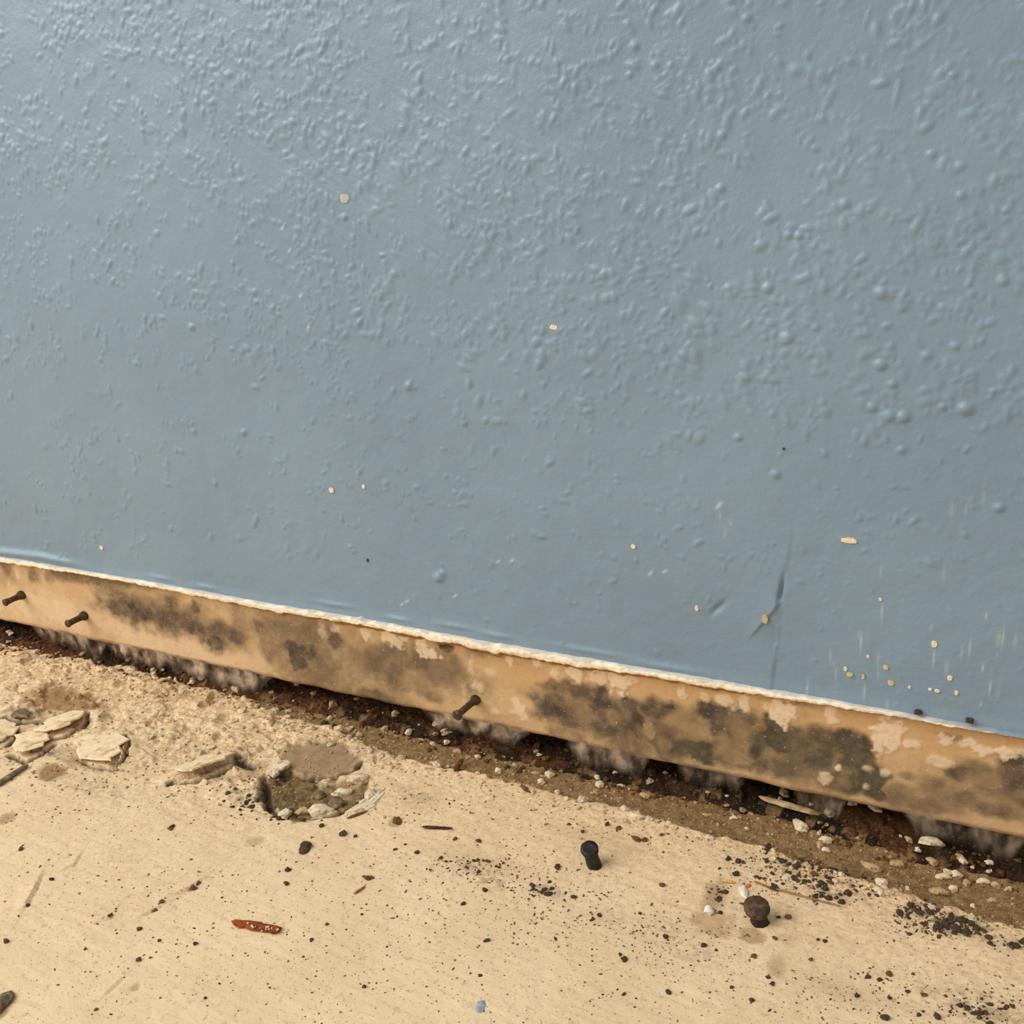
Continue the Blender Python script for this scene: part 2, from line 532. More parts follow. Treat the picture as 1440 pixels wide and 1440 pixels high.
pale_items = [(512, 893, 7, 9, .7, .2), (545, 897, 13, 12, .8, .2), (552, 905, 12, 8, .7, .2), (567, 897, 7, 11, .75, .2), (589, 905, 8, 12, .85, .2), (600, 921, 15, 7, .85, .2), (470, 886, 8, 6, .5, .3), (715, 925, 5, 12, .7, .2),
              (753, 932, 7, 12, .7, .2), (779, 949, 8, 8, .6, .3), (805, 944, 10, 14, .75, .25), (838, 955, 13, 9, .65, .3), (870, 960, 14, 18, .8, .2), (888, 955, 10, 8, .5, .3), (957, 978, 6, 10, .65, .25), (990, 982, 5, 6, .6),
              (1016, 988, 9, 7, .7, .25), (1046, 992, 7, 11, .75, .25), (1030, 995, 6, 6, .6), (1100, 1006, 16, 18, .9, .2), (1082, 998, 10, 8, .6), (1168, 1006, 9, 14, .75, .25), (1248, 1030, 16, 18, .9, .2), (1236, 1052, 8, 16, .8, .2),
              (1252, 1045, 8, 14, .8, .2), (1330, 1044, 9, 7, .7, .2), (1363, 1047, 7, 7, .9, .2), (1378, 1057, 8, 7, .85, .2), (1391, 1059, 7, 6, .8, .2), (1416, 1063, 13, 9, .9, .2), (1354, 1049, 5, 5, .6), (1320, 1073, 14, 9, .55, .3),
              (1283, 1050, 9, 7, .7, .25), (1160, 1097, 8, 8, .7, .2), (1178, 1082, 4, 6, .9, .2), (1243, 1090, 5, 6, .7), (672, 968, 9, 9, .6, .3), (690, 950, 10, 6, .45), (728, 1000, 12, 11, .7, .3), (735, 1010, 8, 6, .7), (650, 975, 5, 12, .4),
              (697, 1005, 8, 4, .6), (660, 940, 5, 14, .4), (450, 888, 6, 10, .4), (20, 800, 6, 14, .45), (60, 800, 10, 6, .35), (1220, 1085, 5, 4, .6), (1216, 1110, 4, 4, .7), (1440, 1062, 10, 8, .7), (1060, 975, 10, 6, .5), (1042, 975, 6, 6, .4)]
mold_items = [(i[0], i[1], i[2] * (1.2 if i[0] < 345 else 1), i[3] * (1.3 if i[0] < 345 else 1)) + tuple(i[4:]) for i in mold_items]
Ms = blob_mask(SX, SZ, mold_items, 0.55)
Ms *= 1 - blob_mask(SX, SZ, light_in, 0.5)
Mp = blob_mask(SX, SZ, pale_items, 0.75, freq=420)
green = np.clip(blob_mask(SX, SZ, [(150, 815, 90, 9, .9, .5), (965, 1060, 50, 16, .8, .5), (1130, 1060, 70, 40, .6, .6), (1220, 1100, 40, 30, .7, .5), (480, 900, 40, 16, .4), (1010, 1070, 30, 14, .7), (680, 920, 40, 14, .6), (600, 985, 20, 10, .8)], .5), 0, 1)
pink = blob_mask(SX, SZ, [(60, 860, 90, 22, .9, .6), (240, 910, 130, 16, .8, .6), (200, 895, 120, 12, .7, .6), (320, 935, 60, 16, .6, .6)], .3)
brown = blob_mask(SX, SZ, [(420, 910, 70, 44, .8, .4), (560, 935, 90, 36, .9, .4), (620, 950, 60, 34, .7, .5), (530, 985, 60, 16, .8, .5), (470, 960, 60, 20, .7, .5), (800, 1000, 55, 34, .9, .3), (890, 1020, 70, 42, .9, .35), (980, 1040, 80, 40, .95, .35),
                          (1060, 1045, 50, 44, .9, .35), (1140, 1065, 80, 44, .95, .3), (1210, 1090, 34, 34, .9, .3), (1290, 1130, 70, 20, .8, .5), (1390, 1110, 80, 36, .85, .4), (220, 862, 90, 26, .8, .5), (300, 890, 50, 22, .8, .5), (130, 815, 90, 10, .7, .5), (360, 880, 40, 40, .5, .5), (5, 805, 16, 20, .6, .4), (1470, 1120, 60, 40, .8)], .4)
orange = sstep(0.25, 1.0, (SZ - ZB) / (ZT - ZB)) * sstep(wl(400, 880)[0], wl(720, 930)[0], SX)
hs = 0.0006 * (fbm(SX / .02, SZ / .02, 3, 4) - .5) + 0.0005 * Mp + 0.00025 * (fbm(SX / .002, SZ / .002, 3, 6) - .5)
# the paper face sits back from the paint, its lower edge curls under
v = (SZ - ZB) / (ZT - ZB)
edge_w = 0.0016 * (fbm(sx / 0.016, sx * 0 + 3.3, 4, 8) - .5)[:, None]
Ps = np.zeros(SX.shape + (3,))
Ps[..., 0] = SX
Ps[..., 1] = 0.0018 - hs + 0.0035 * np.clip(1 - v / 0.09, 0, 1) ** 2
Ps[..., 2] = SZ + edge_w * np.clip(1 - v * 2.5, 0, 1)
t = NT('stained_gypsum_paper')
base = t.mix(t.mapr(t.noise(45, 4), .3, .7), lin(212, 178, 134), lin(198, 161, 116))
base = t.mix(t.math('MULTIPLY', t.attr('orange'), 0.75), base, lin(200, 159, 108))
base = t.mix(t.math('MULTIPLY', t.attr('pink'), 0.8), base, lin(226, 196, 158))
base = t.mix(t.mapr(t.noise(240, 5, .65), .52, .72, 0, .28), base, lin(160, 122, 80))
base = t.mix(t.math('MULTIPLY', t.attr('brown'), t.mapr(t.noise(90, 5, .65), .3, .6, .55, 1)), base, lin(150, 124, 88))
md = t.mix(t.mapr(t.noise(120, 5, .65), .35, .65), lin(112, 93, 74), lin(78, 66, 54))
md = t.mix(t.math('MULTIPLY', t.attr('green'), 0.55), md, lin(84, 80, 58))
mf = t.math('MULTIPLY', t.attr('mold'), t.mapr(t.noise(170, 6, .7), .25, .60, .62, 1.3), True)
c = t.mix(mf, base, md)
dots = t.mapr(t.noise(1500, 3, .6), .60, .70, 0, 1)
c = t.mix(t.math('MULTIPLY', t.math('MULTIPLY', dots, t.attr('mold')), .55), c, lin(52, 45, 34))
wh = t.mapr(t.noise(900, 2, .5), .71, .75, 0, .7)
c = t.mix(wh, c, lin(228, 205, 170))
c = t.mix(t.math('MULTIPLY', t.attr('pale'), t.mapr(t.noise(420, 5, .7), .3, .5, .55, 1.0)), c, lin(232, 206, 172))
c = t.mix(t.mapr(t.noise(1100, 4), .62, .72, 0, .35), c, lin(140, 108, 74))
nb = t.bump(t.noise(1200, 4, .6), .3, .0005)
M_STRIP = t.out(c, .82, nb, .25)
strip = link('exposed_plaster_strip', grid_mesh('exposed_plaster_strip', Ps, {'mold': Ms, 'pale': Mp, 'green': green, 'pink': pink, 'brown': brown, 'orange': orange}), M_STRIP, wall)
setp(strip, 'unpainted tan strip with dark mould patches where the baseboard was')

# underside and body of the plaster board behind the paper edge
bx_ = nonuni(-0.62, 0.10, 0.004, -2.2, 1.6)
eb = 0.0016 * (fbm(bx_ / 0.016, bx_ * 0 + 3.3, 4, 8) - .5)
prof = [(0.0052, 0.0), (0.0105, -0.0004), (0.0145, 0.0006), (0.0150, 0.02)]
Pb = np.zeros((len(bx_), len(prof), 3))
for i, (yy, zz) in enumerate(prof):
    Pb[:, i, 0] = bx_; Pb[:, i, 1] = yy; Pb[:, i, 2] = ZB + zz + eb * (1 if zz < .01 else 0)
M_CORE = grain_mat('chalky_board_core', (150, 130, 105), (120, 100, 78), (90, 70, 50), 300)
link('board_core', grid_mesh('board_core', Pb, flip=True), M_CORE, wall)
# timber sill deep in the gap
Psl = np.zeros((len(bx_), 4, 3))
for i, (yy, zz) in enumerate([(0.060, -0.012), (0.048, -0.006), (0.048, 0.03), (0.015, 0.031)]):
    Psl[:, i, 0] = bx_; Psl[:, i, 1] = yy; Psl[:, i, 2] = zz
M_SILL = grain_mat('old_sill_timber', (78, 50, 28), (48, 28, 15), (30, 18, 10), 200)
link('sill_board', grid_mesh('sill_board', Psl), M_SILL, wall)

# ------------------------------------------------------------------ torn caulk edge
cx_ = nonuni(-0.62, 0.10, 0.0005, -2.2, 1.6)
pxs = np.array([-60, 0, 60, 140, 200, 300, 360, 450, 540, 600, 700, 800, 900, 1000, 1090, 1200, 1300, 1380, 1440, 1500.])
thk = np.array([6, 7, 6, 5, 6, 8, 10, 9, 9, 11, 13, 12, 10, 10, 9, 7, 6, 6, 4, 4.])       # px
xk = np.array([wl(p, 782 + .1736 * p)[0] for p in pxs]); sk = np.array([mpp(wl(p, 782 + .1736 * p)) for p in pxs])
T = np.interp(cx_, xk, thk * sk) * 1.3
T *= 0.75 + 0.5 * fbm(cx_ / .006, cx_ * 0 + 1.2, 4, 2)
zt = ZT + 0.0011 * (fbm(cx_ / .05, cx_ * 0, 3, 3) - .5) + 0.0006 * (fbm(cx_ / .004, cx_ * 0 + 8, 3, 5) - .5)
for px, hgt in [(510, .0008)]:
    x = wl(px, 782 + .1736 * px)[0]
    zt = zt + hgt * np.exp(-((cx_ - x) / .0013) ** 2)
zt += 0.0009
zl = zt - T - 0.0009 * (fbm(cx_ / .0022, cx_ * 0 + 4, 3, 6) - .5)
nv = 12
vv = np.linspace(0, 1, nv)
Pc = np.zeros((len(cx_), nv, 3))
CXg, CVg = np.meshgrid(cx_, vv, indexing='ij')
bul = (0.0010 + 0.0009 * fbm(CXg / .008, CVg * 2, 3, 2)) * np.sin(np.pi * np.clip(CVg * .86 + .12, 0, 1)) ** .6
Pc[..., 0] = CXg
Pc[..., 2] = zt[:, None] + (zl - zt)[:, None] * CVg
Pc[..., 1] = 0.0004 - 0.0016 * sstep(0, .15, CVg) - bul * 0.8 + 0.0030 * sstep(.88, 1, CVg) + 0.0005 * (fbm(CXg / .0016, CVg * 5, 2, 4) - .5)
Pc[:, -1, 1] = 0.0024
blue_e = sstep(wl(1180, 985)[0], wl(1440, 1030)[0], cx_)[:, None] * sstep(.75, .35, CVg + .8 * (fbm(CXg / .004, CVg * 2, 3, 1) - .5))
blue_e = np.maximum(blue_e, sstep(.30, .10, CVg + .5 * (fbm(CXg / .005, CVg * 2, 3, 7) - .5)) * .5)
t = NT('torn_white_caulk')
c = t.mix(t.mapr(t.noise(300, 4), .35, .65), lin(250, 238, 214), lin(238, 220, 190))
c = t.mix(t.attr('bluepaint'), c, lin(132, 150, 162))
M_CAULK = t.out(c, .75, t.bump(t.noise(900, 4), .35, .0006), .3)
caulk = link('torn_caulk_line', grid_mesh('torn_caulk_line', Pc, {'bluepaint': blue_e}, flip=True), M_CAULK, wall)
setp(caulk, 'ragged cream edge of broken caulk under the blue paint')
# ragged brown line just below the caulk
zl2 = zl - np.interp(cx_, xk, sk) * (3.5 + 7 * fbm(cx_ / .011, cx_ * 0 + 2, 4, 9) * sstep(xk[3], xk[8], cx_))
Pt = np.zeros((len(cx_), 4, 3))
for i, (f_, yy) in enumerate([(0, .0004), (.4, .0006), (.85, .0010), (1, .0022)]):
    Pt[:, i, 0] = cx_; Pt[:, i, 2] = (zl + .0006) + (zl2 - zl - .0006) * f_; Pt[:, i, 1] = yy
M_EDGE = grain_mat('mottled_brown_edge', (176, 126, 70), (158, 110, 60), (206, 166, 112), 260)
link('brown_edge_line', grid_mesh('brown_edge_line', Pt, flip=True), M_EDGE, wall)

# ================================================================== FLOOR
DF = 0.00066
fx_ = nonuni(-0.64, 0.09, DF, -2.2, 1.6)
fy_ = nonuni(-0.235, 0.012, DF, -2.6, 0.055)
FX, FY = np.meshgrid(fx_, fy_, indexing='ij')


def line_y(pts, x):
    q = np.array([fl(a, b) for a, b in pts])
    return np.interp(x, q[:, 0], q[:, 1])


band_px = [(-80, 880), (0, 902), (150, 932), (300, 965), (350, 985), (400, 1003), (450, 1018), (520, 1052), (600, 1072), (700, 1098), (800, 1122), (900, 1142), (1000, 1172), (1100, 1203), (1200, 1238), (1300, 1268), (1440, 1302), (1520, 1322)]
dirt_px = [(-80, 885), (0, 905), (60, 914), (200, 944), (350, 982), (500, 1012), (600, 1042), (700, 1066), (800, 1086), (900, 1108), (1000, 1130), (1100, 1150), (1200, 1180), (1300, 1215), (1440, 1242), (1520, 1262)]
yb = line_y(band_px, FX)
wobb = 0.0075 * (fbm(FX / .03, FY / .03, 3, 2) - .5) + 0.004 * (fbm(FX / .004, FY / .004, 3, 5) - .5)
dband = FY - yb + wobb                       # > 0 : bare
bare = sstep(-0.0007, 0.0007, dband)
crumbly = np.maximum(np.exp(-np.clip(-dband, 0, 1) / 0.012), .62 * np.exp(-np.clip(-dband, 0, 1) / 0.055))
left = sstep(fl(600, 1100)[0], fl(330, 1040)[0], FX)
crumbly = np.clip(crumbly + left * np.exp(-np.clip(-dband, 0, 1) / 0.065) * 1.1, 0, 1)
patch = [(90, 982, 60, 17, 1.0, .2), (75, 1085, 22, 11, 1.0, .3), (110, 1070, 16, 8, .6), (445, 1065, 58, 26, .0, .2), (60, 1000, 20, 8, .4), (250, 975, 60, 10, .3, .6),
         (355, 1085, 16, 16, .55, .5), (80, 1010, 30, 6, .3), (130, 1080, 26, 4, .45), (18, 1035, 10, 12, .6), (300, 1085, 22, 8, .35), (365, 1075, 10, 8, .6),
         (1010, 1300, 26, 14, .5, .5), (1060, 1315, 16, 9, .62, .25), (1005, 1260, 12, 22, .7, .5), (1110, 1320, 14, 6, .3), (985, 1290, 10, 8, .6), (358, 1183, 9, 7, .5), (557, 1155, 8, 6, .6, .2), (10, 1150, 10, 8, .7), (0, 1420, 12, 16, .8), (1095, 1360, 10, 12, .5),
         (190, 1388, 5, 4, .6), (1200, 1395, 60, 12, .25, .8), (850, 1180, 60, 10, .2, .8), (680, 1210, 60, 10, .25, .8)]
stain = blob_mask(FX, FY, patch, .35, 'f', 260)
taupe = blob_mask(FX, FY, [(450, 1066, 54, 24, 1, .12), (1200, 1210, 0, 0, 0)], .25, 'f', 200)
pit = blob_mask(FX, FY, [(408, 1108, 38, 25, 1, .15), (395, 1090, 14, 16, 1, .15), (430, 1130, 30, 20, 1, .2), (480, 1115, 40, 20, .9, .2), (100, 1058, 26, 10, .35, .4), (60, 1044, 8, 8, .3)], .3, 'f', 260)
soot = blob_mask(FX, FY, [(1340, 1300, 34, 12, .9, .7), (1290, 1280, 22, 8, .8, .7), (1380, 1310, 20, 8, .8, .7), (1150, 1230, 70, 16, .4, .9), (1160, 1255, 40, 8, .5, .9), (1430, 1328, 12, 6, .9, .6), (770, 1252, 24, 8, .5, .8), (1370, 1415, 50, 14, .55, .8), (1440, 1440, 60, 16, .5, .8),  # soot drifts, plus painted shade under flake edges and around the pit
                          (655, 1218, 40, 6, .6, .7), (690, 1240, 22, 5, .6, .7), (970, 1335, 34, 10, .35, .9), (940, 1310, 20, 8, .4, .8), (1095, 1285, 22, 12, .5, .7), (355, 1120, 30, 10, .6, .7), (400, 1135, 20, 8, .6, .8), (45, 1000, 30, 8, .5, .8),  # the spots beside both nail stubs paint their cast shadows
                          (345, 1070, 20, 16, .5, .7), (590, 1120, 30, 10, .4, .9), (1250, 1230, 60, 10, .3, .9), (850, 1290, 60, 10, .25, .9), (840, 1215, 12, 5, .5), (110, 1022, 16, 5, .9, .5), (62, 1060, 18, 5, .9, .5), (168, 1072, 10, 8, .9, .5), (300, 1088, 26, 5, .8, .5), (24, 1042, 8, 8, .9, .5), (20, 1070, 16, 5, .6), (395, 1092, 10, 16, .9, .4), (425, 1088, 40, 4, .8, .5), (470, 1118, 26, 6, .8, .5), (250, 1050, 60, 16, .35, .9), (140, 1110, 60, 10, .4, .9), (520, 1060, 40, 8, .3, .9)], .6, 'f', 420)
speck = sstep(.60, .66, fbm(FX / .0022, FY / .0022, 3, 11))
soot_shade_s = soot * sstep(.42, .62, fbm(FX / .0016, FY / .0016, 3, 13))

Zf = np.zeros_like(FX)
Zf += -0.0016 * bare + bare * 0.0011 * (fbm(FX / .0035, FY / .0035, 4, 3) - .5)
Zf += (1 - bare) * crumbly * 0.0016 * (fbm(FX / .0045, FY / .0045, 4, 6) - .42)
rough_l = left * sstep(-.085, -.045, dband) * (1 - bare)
rdg = 1 - 2 * abs(fbm(FX / .012, FY / .012, 4, 21) - .5)
Zf += rough_l * (0.0022 * (rdg - .80) + 0.0022 * (sstep(.48, .525, fbm(FX / .014, FY / .010, 4, 23)) - .5))
Zf += (1 - bare) * 0.00035 * (fbm(FX / .006, FY / .006, 3, 8) - .5)
cr_, sr_ = math.cos(-0.10), math.sin(-0.10)
streak = fbm((FX * cr_ + FY * sr_) / .030, (-FX * sr_ + FY * cr_) / .0022, 3, 4) - .5
Zf += (1 - bare) * 0.00030 * streak
Zf -= 0.0030 * pit * (0.75 + .6 * (fbm(FX / .003, FY / .003, 3, 9) - .2)) * (1 - taupe)
Zf = Zf * (1 - taupe) + taupe * (-0.0004 + 0.0004 * (fbm(FX / .004, FY / .004, 3, 3) - .5))
Zf -= 0.0007 * stain * (1 - bare)
Zf = Zf - 0.0025 * sstep(0.000, 0.012, FY)
# lifted paint edges on the left: one side a shade higher than the other
for pts, hh in [([(175, 1040), (172, 1060), (160, 1082), (140, 1078)], .0016), ([(240, 1102), (270, 1094), (300, 1075), (330, 1066)], .0022),
                ([(36, 1275), (40, 1268), (50, 1250), (58, 1232)], .0007), ([(92, 1222), (105, 1216), (114, 1202)], .0006), ([(253, 1256), (268, 1250), (282, 1240)], .0009), ([(205, 1285), (225, 1275)], .0008), ([(145, 1216), (175, 1217)], .0006), ([(140, 1295), (156, 1291)], .0007), ([(152, 1395), (168, 1380)], .0006)]:
    q = np.array([fl(a, b) for a, b in pts])
    for a, b in zip(q[:-1], q[1:]):
        dv = (b - a)[:2]; L = np.linalg.norm(dv); dv /= L
        rx_, ry_ = FX - a[0], FY - a[1]
        u = np.clip(rx_ * dv[0] + ry_ * dv[1], 0, L)
        ex, ey = rx_ - u * dv[0], ry_ - u * dv[1]
        dist = np.hypot(ex, ey)
        side = ex * -dv[1] + ey * dv[0]
        Zf += hh * np.exp(-dist / .004) * (side > 0) * .8 - hh * .9 * np.exp(-(dist / .0009) ** 2) * (side <= 0)
crev = np.zeros_like(FX)  # lines carved into the floor and also tinted dark
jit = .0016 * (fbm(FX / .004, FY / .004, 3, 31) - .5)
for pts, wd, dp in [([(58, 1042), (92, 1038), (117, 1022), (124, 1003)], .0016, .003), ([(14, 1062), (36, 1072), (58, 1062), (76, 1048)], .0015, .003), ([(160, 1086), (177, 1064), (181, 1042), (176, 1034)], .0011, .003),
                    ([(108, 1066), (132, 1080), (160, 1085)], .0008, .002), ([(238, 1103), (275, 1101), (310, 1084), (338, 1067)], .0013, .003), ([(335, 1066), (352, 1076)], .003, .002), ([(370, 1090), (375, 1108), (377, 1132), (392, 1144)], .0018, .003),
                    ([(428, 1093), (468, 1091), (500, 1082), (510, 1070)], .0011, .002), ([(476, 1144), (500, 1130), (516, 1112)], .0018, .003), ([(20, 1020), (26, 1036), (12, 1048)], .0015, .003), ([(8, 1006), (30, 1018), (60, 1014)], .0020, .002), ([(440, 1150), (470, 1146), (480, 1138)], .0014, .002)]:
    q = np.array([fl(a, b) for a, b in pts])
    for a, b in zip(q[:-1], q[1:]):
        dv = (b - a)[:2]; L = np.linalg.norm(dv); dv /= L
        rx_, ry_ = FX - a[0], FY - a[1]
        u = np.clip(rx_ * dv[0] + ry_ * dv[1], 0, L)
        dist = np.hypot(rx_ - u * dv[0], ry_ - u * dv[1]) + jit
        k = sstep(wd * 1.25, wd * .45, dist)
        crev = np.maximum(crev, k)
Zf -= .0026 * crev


def floor_z(x, y):
    i = np.clip(np.searchsorted(fx_, x), 1, len(fx_) - 1); j = np.clip(np.searchsorted(fy_, y), 1, len(fy_) - 1)
    return float(Zf[i, j])


t = NT('worn_cream_floor_paint')
c = t.mix(t.mapr(t.noise(26, 4), .3, .7), lin(239, 211, 169), lin(230, 201, 158))
st_ = t.noise(60, 4, .6, stretch=(1, 9, 1), rot=(0, 0, -0.10))
c = t.mix(t.mapr(st_, .5, .72, 0, .35), c, lin(210, 178, 134))
c = t.mix(t.math('MULTIPLY', t.attr('crumbly'), t.mapr(t.noise(500, 5, .65), .42, .62, 0, .8)), c, lin(188, 156, 114))
c = t.mix(t.math('MULTIPLY', t.attr('crumbly'), t.mapr(t.noise(850, 4, .6), .56, .66, 0, .8)), c, lin(150, 120, 84))
c = t.mix(t.math('MULTIPLY', t.attr('crumbly'), t.mapr(t.noise(640, 4, .6), .58, .66, 0, .8)), c, lin(240, 222, 188))
sp = t.mapr(t.noise(560, 4, .6, stretch=(1, 1.6, 1)), .60, .69, 0, .8)
c = t.mix(sp, c, lin(160, 126, 84))
c = t.mix(t.mapr(t.noise(330, 4, .6), .56, .70, 0, .5), c, lin(190, 156, 110))
c = t.mix(t.math('MULTIPLY', t.attr('stain'), t.mapr(t.noise(420, 5, .7), .25, .55, .7, 1)), c, lin(156, 120, 78))
c = t.mix(t.attr('taupe'), c, t.mix(t.mapr(t.noise(160, 4), .35, .65), lin(168, 142, 108), lin(150, 122, 90)))
c = t.mix(t.attr('pit'), c, t.mix(t.mapr(t.noise(260, 5, .65), .4, .6), lin(138, 112, 70), lin(98, 76, 44)))
sand = t.mix(t.mapr(t.noise(330, 5, .7), .35, .62), lin(150, 122, 84), lin(116, 90, 56))
sand = t.mix(t.mapr(t.noise(1300, 4, .6), .56, .66, 0, .8), sand, lin(186, 160, 120))
sand = t.mix(t.mapr(t.noise(800, 4, .6), .60, .68, 0, .8), sand, lin(74, 54, 32))
c = t.mix(t.attr('bare'), c, sand)
c = t.mix(t.attr('soot'), c, lin(62, 50, 38))  # one dark tint for real soot and for painted shade
c = t.mix(t.math('MULTIPLY', t.attr('crevice_shade'), t.mapr(t.noise(400, 4, .6), .3, .6, .55, 1)), c, lin(54, 39, 26))  # dirt tint, darkened to paint in the shade below flakes and pit rim
nb = t.bump(t.noise(900, 5, .6), .35, .0006)
M_FLOOR = t.out(c, .72, nb, .3)
Pf = np.stack([FX, FY, Zf], -1)
floor = link('floor', grid_mesh('floor', Pf, {'bare': bare, 'crumbly': crumbly * (1 - bare), 'stain': stain, 'taupe': taupe, 'pit': pit * (1 - taupe), 'soot': soot_shade_s * .75, 'crevice_shade': crev}), M_FLOOR)
setp(floor, 'cream painted floor, speckled, chipped and bare along the wall', kind='structure')

# ------------------------------------------------------------------ dirt in the gap
dx_ = nonuni(-0.62, 0.10, 0.0006, -1.2, 0.7)
dy_ = np.arange(-0.022, 0.050, 0.0008)
DX, DY = np.meshgrid(dx_, dy_, indexing='ij')
yd = line_y(dirt_px, DX) + 0.004 * (fbm(DX / .012, DX * 0 + 1, 3, 4) - .5)
dd = DY - yd
Zd = -0.0036 + 0.0042 * sstep(-0.003, 0.006, dd) + 0.0035 * sstep(.004, .04, dd) + (0.0034 * (fbm(DX / .006, DY / .006, 4, 5) - .5) + 0.0016 * (fbm(DX / .0018, DY / .0018, 2, 2) - .5)) * sstep(-.004, .002, dd)
rust = sstep(.50, .66, fbm(DX / .03, DY / .012, 4, 7))
lightd = sstep(.57, .66, fbm(DX / .005, DY / .005, 4, 8)) * sstep(.012, .0, dd)
black = sstep(.44, .60, fbm(DX / .035, DY / .02, 3, 10)) * sstep(fl(650, 1050)[0], fl(1000, 1120)[0], DX)
t = NT('dark_damp_dirt')
c = t.mix(t.mapr(t.noise(420, 5, .7), .35, .62), lin(60, 41, 25), lin(34, 22, 13))
c = t.mix(t.math('MULTIPLY', t.attr('rust'), t.mapr(t.noise(600, 5, .7), .35, .6, .1, .75)), c, lin(98, 58, 26))
c = t.mix(t.math('MULTIPLY', t.attr('black'), .8), c, lin(22, 15, 10))
c = t.mix(t.math('MULTIPLY', t.attr('lightd'), .8), c, lin(140, 110, 74))
c = t.mix(t.mapr(t.noise(1000, 3, .6), .64, .70, 0, .8), c, lin(158, 130, 96))
M_DIRT = t.out(c, .9, t.bump(t.noise(900, 5, .7), .6, .0009), .2)
dirt = link('dirt_deposit', grid_mesh('dirt_deposit', np.stack([DX, DY, Zd], -1), {'rust': rust, 'lightd': lightd, 'black': black}), M_DIRT)
setp(dirt, 'dark brown crumbled dirt lying in the gap under the wall', 'dirt', kind='stuff')


def ground_z(x, y):
    z = floor_z(x, y)
    if -0.022 < y < 0.049:
        i = np.clip(np.searchsorted(dx_, x), 0, len(dx_) - 1); j = np.clip(np.searchsorted(dy_, y), 0, len(dy_) - 1)
        z = max(z, float(Zd[i, j]))
    return z


# ================================================================== NAILS
t = NT('rusty_nail_steel')
c = t.mix(t.mapr(t.noise(500, 5, .7), .35, .65), lin(92, 76, 50), lin(58, 44, 28))
c = t.mix(t.mapr(t.noise(900, 3), .60, .70, 0, .7), c, lin(140, 122, 90))
t.b.inputs['Metallic'].default_value = .35
M_NAIL = t.out(c, .55, t.bump(t.noise(900, 4), .4, .0005), .4)
t = NT('blackened_nail_steel')
c = t.mix(t.mapr(t.noise(420, 5, .7), .4, .62), lin(52, 42, 32), lin(30, 24, 18))
c = t.mix(t.mapr(t.noise(700, 3), .62, .72, 0, .7), c, lin(112, 94, 72))
t.b.inputs['Metallic'].default_value = .3
M_NAILB = t.out(c, .5, t.bump(t.noise(800, 4), .5, .0006), .5)
t = NT('brown_rusted_head')
c = t.mix(t.mapr(t.noise(380, 5, .7), .38, .62), lin(104, 78, 56), lin(62, 42, 28))
M_NAILR = t.out(c, .7, t.bump(t.noise(600, 4), .6, .0008), .3)


def orient(o, direction):
    o.rotation_mode = 'QUATERNION'
    o.rotation_quaternion = Vector((0, 0, 1)).rotation_difference(Vector(direction).normalized())


def wall_nail(foot, headp, rs, rh, label, seed):
    p0 = wl(*foot)
    best = min(np.arange(.006, .03, .0005), key=lambda L: np.linalg.norm((wl(headp[0], headp[1], -L) - p0)[[0, 2]]))
    h = wl(headp[0], headp[1], -best)
    L = float(np.linalg.norm(h - p0))
    e = empty('nail', p0 + np.array([0, .0015, 0]))
    orient(e, h - p0)
    L += .001
    link('shank', lathe('shank', [(rs * 1.5, -.004), (rs * 1.55, .001), (rs * 1.25, .002), (rs, .0035), (rs * .95, L * .55), (rs * 1.0, L - .0015)], 16, .10, seed), M_NAIL, e)
    link('head', lathe('head', [(rs, L - .0022), (rh * .8, L - .0012), (rh, L - .0006), (rh, L + .0001), (rh * .8, L + .0005), (rh * .3, L + .0006)], 20, .10, seed + 1), M_NAIL, e)
    return setp(e, label, 'nail', 'nails sticking out of the stripped wall')


wall_nail((667, 986), (642, 1007), .0016, .0024, 'rusty nail sticking out of the mouldy strip, nearest of three', 1)
wall_nail((116, 867), (94, 878), .0018, .0022, 'small rusty nail between the far left nail and the mould patch', 5)
wall_nail((28, 838), (6, 848), .0018, .0022, 'small rusty nail poking out of strip at far left edge', 9)


def stub_nail(base, headp, H, rh, rs, mat, label, seed):
    b = fl(*base); b[2] = floor_z(b[0], b[1]) - .0003
    h = fl(headp[0], headp[1], H)
    tc = CAM - h; tc[2] = 0; tc /= np.linalg.norm(tc)
    e = empty('floor_nail', b)
    ax = h - b
    L = float(np.linalg.norm(ax))
    orient(e, ax)
    link('shank', lathe('shank', [(rs * 1.25, -.001), (rs * 1.1, .001), (rs, L * .45), (rs * 1.05, L * .75), (rh * .75, L - .0012)], 18, .14, seed), M_NAILB, e)
    hd = link('head', lathe('head', [(rh * .55, -.0024), (rh * .92, -.0014), (rh, -.0006), (rh, .0004), (rh * .93, .0009), (rh * .6, .0007), (rh * .2, .0006)], 24, .08, seed + 1), mat, e)
    hd.location = (0, 0, L)
    # the head tips towards the room
    loc = e.rotation_quaternion.inverted() @ (Vector((0, 0, 1)) + Vector(tc) * .30)
    hd.rotation_mode = 'QUATERNION'
    hd.rotation_quaternion = Vector((0, 0, 1)).rotation_difference(loc.normalized())
    return setp(e, label, 'nail', 'nail stubs standing in the floor')


stub_nail((836, 1217), (829, 1194), .0072, .0036, .0026, M_NAILB, 'small black nail stub standing alone in cream floor', 21)
stub_nail((1068, 1296), (1064, 1276), .0055, .0046, .0028, M_NAILR, 'larger brown rusty nail stub beside a pink and white chip', 31)

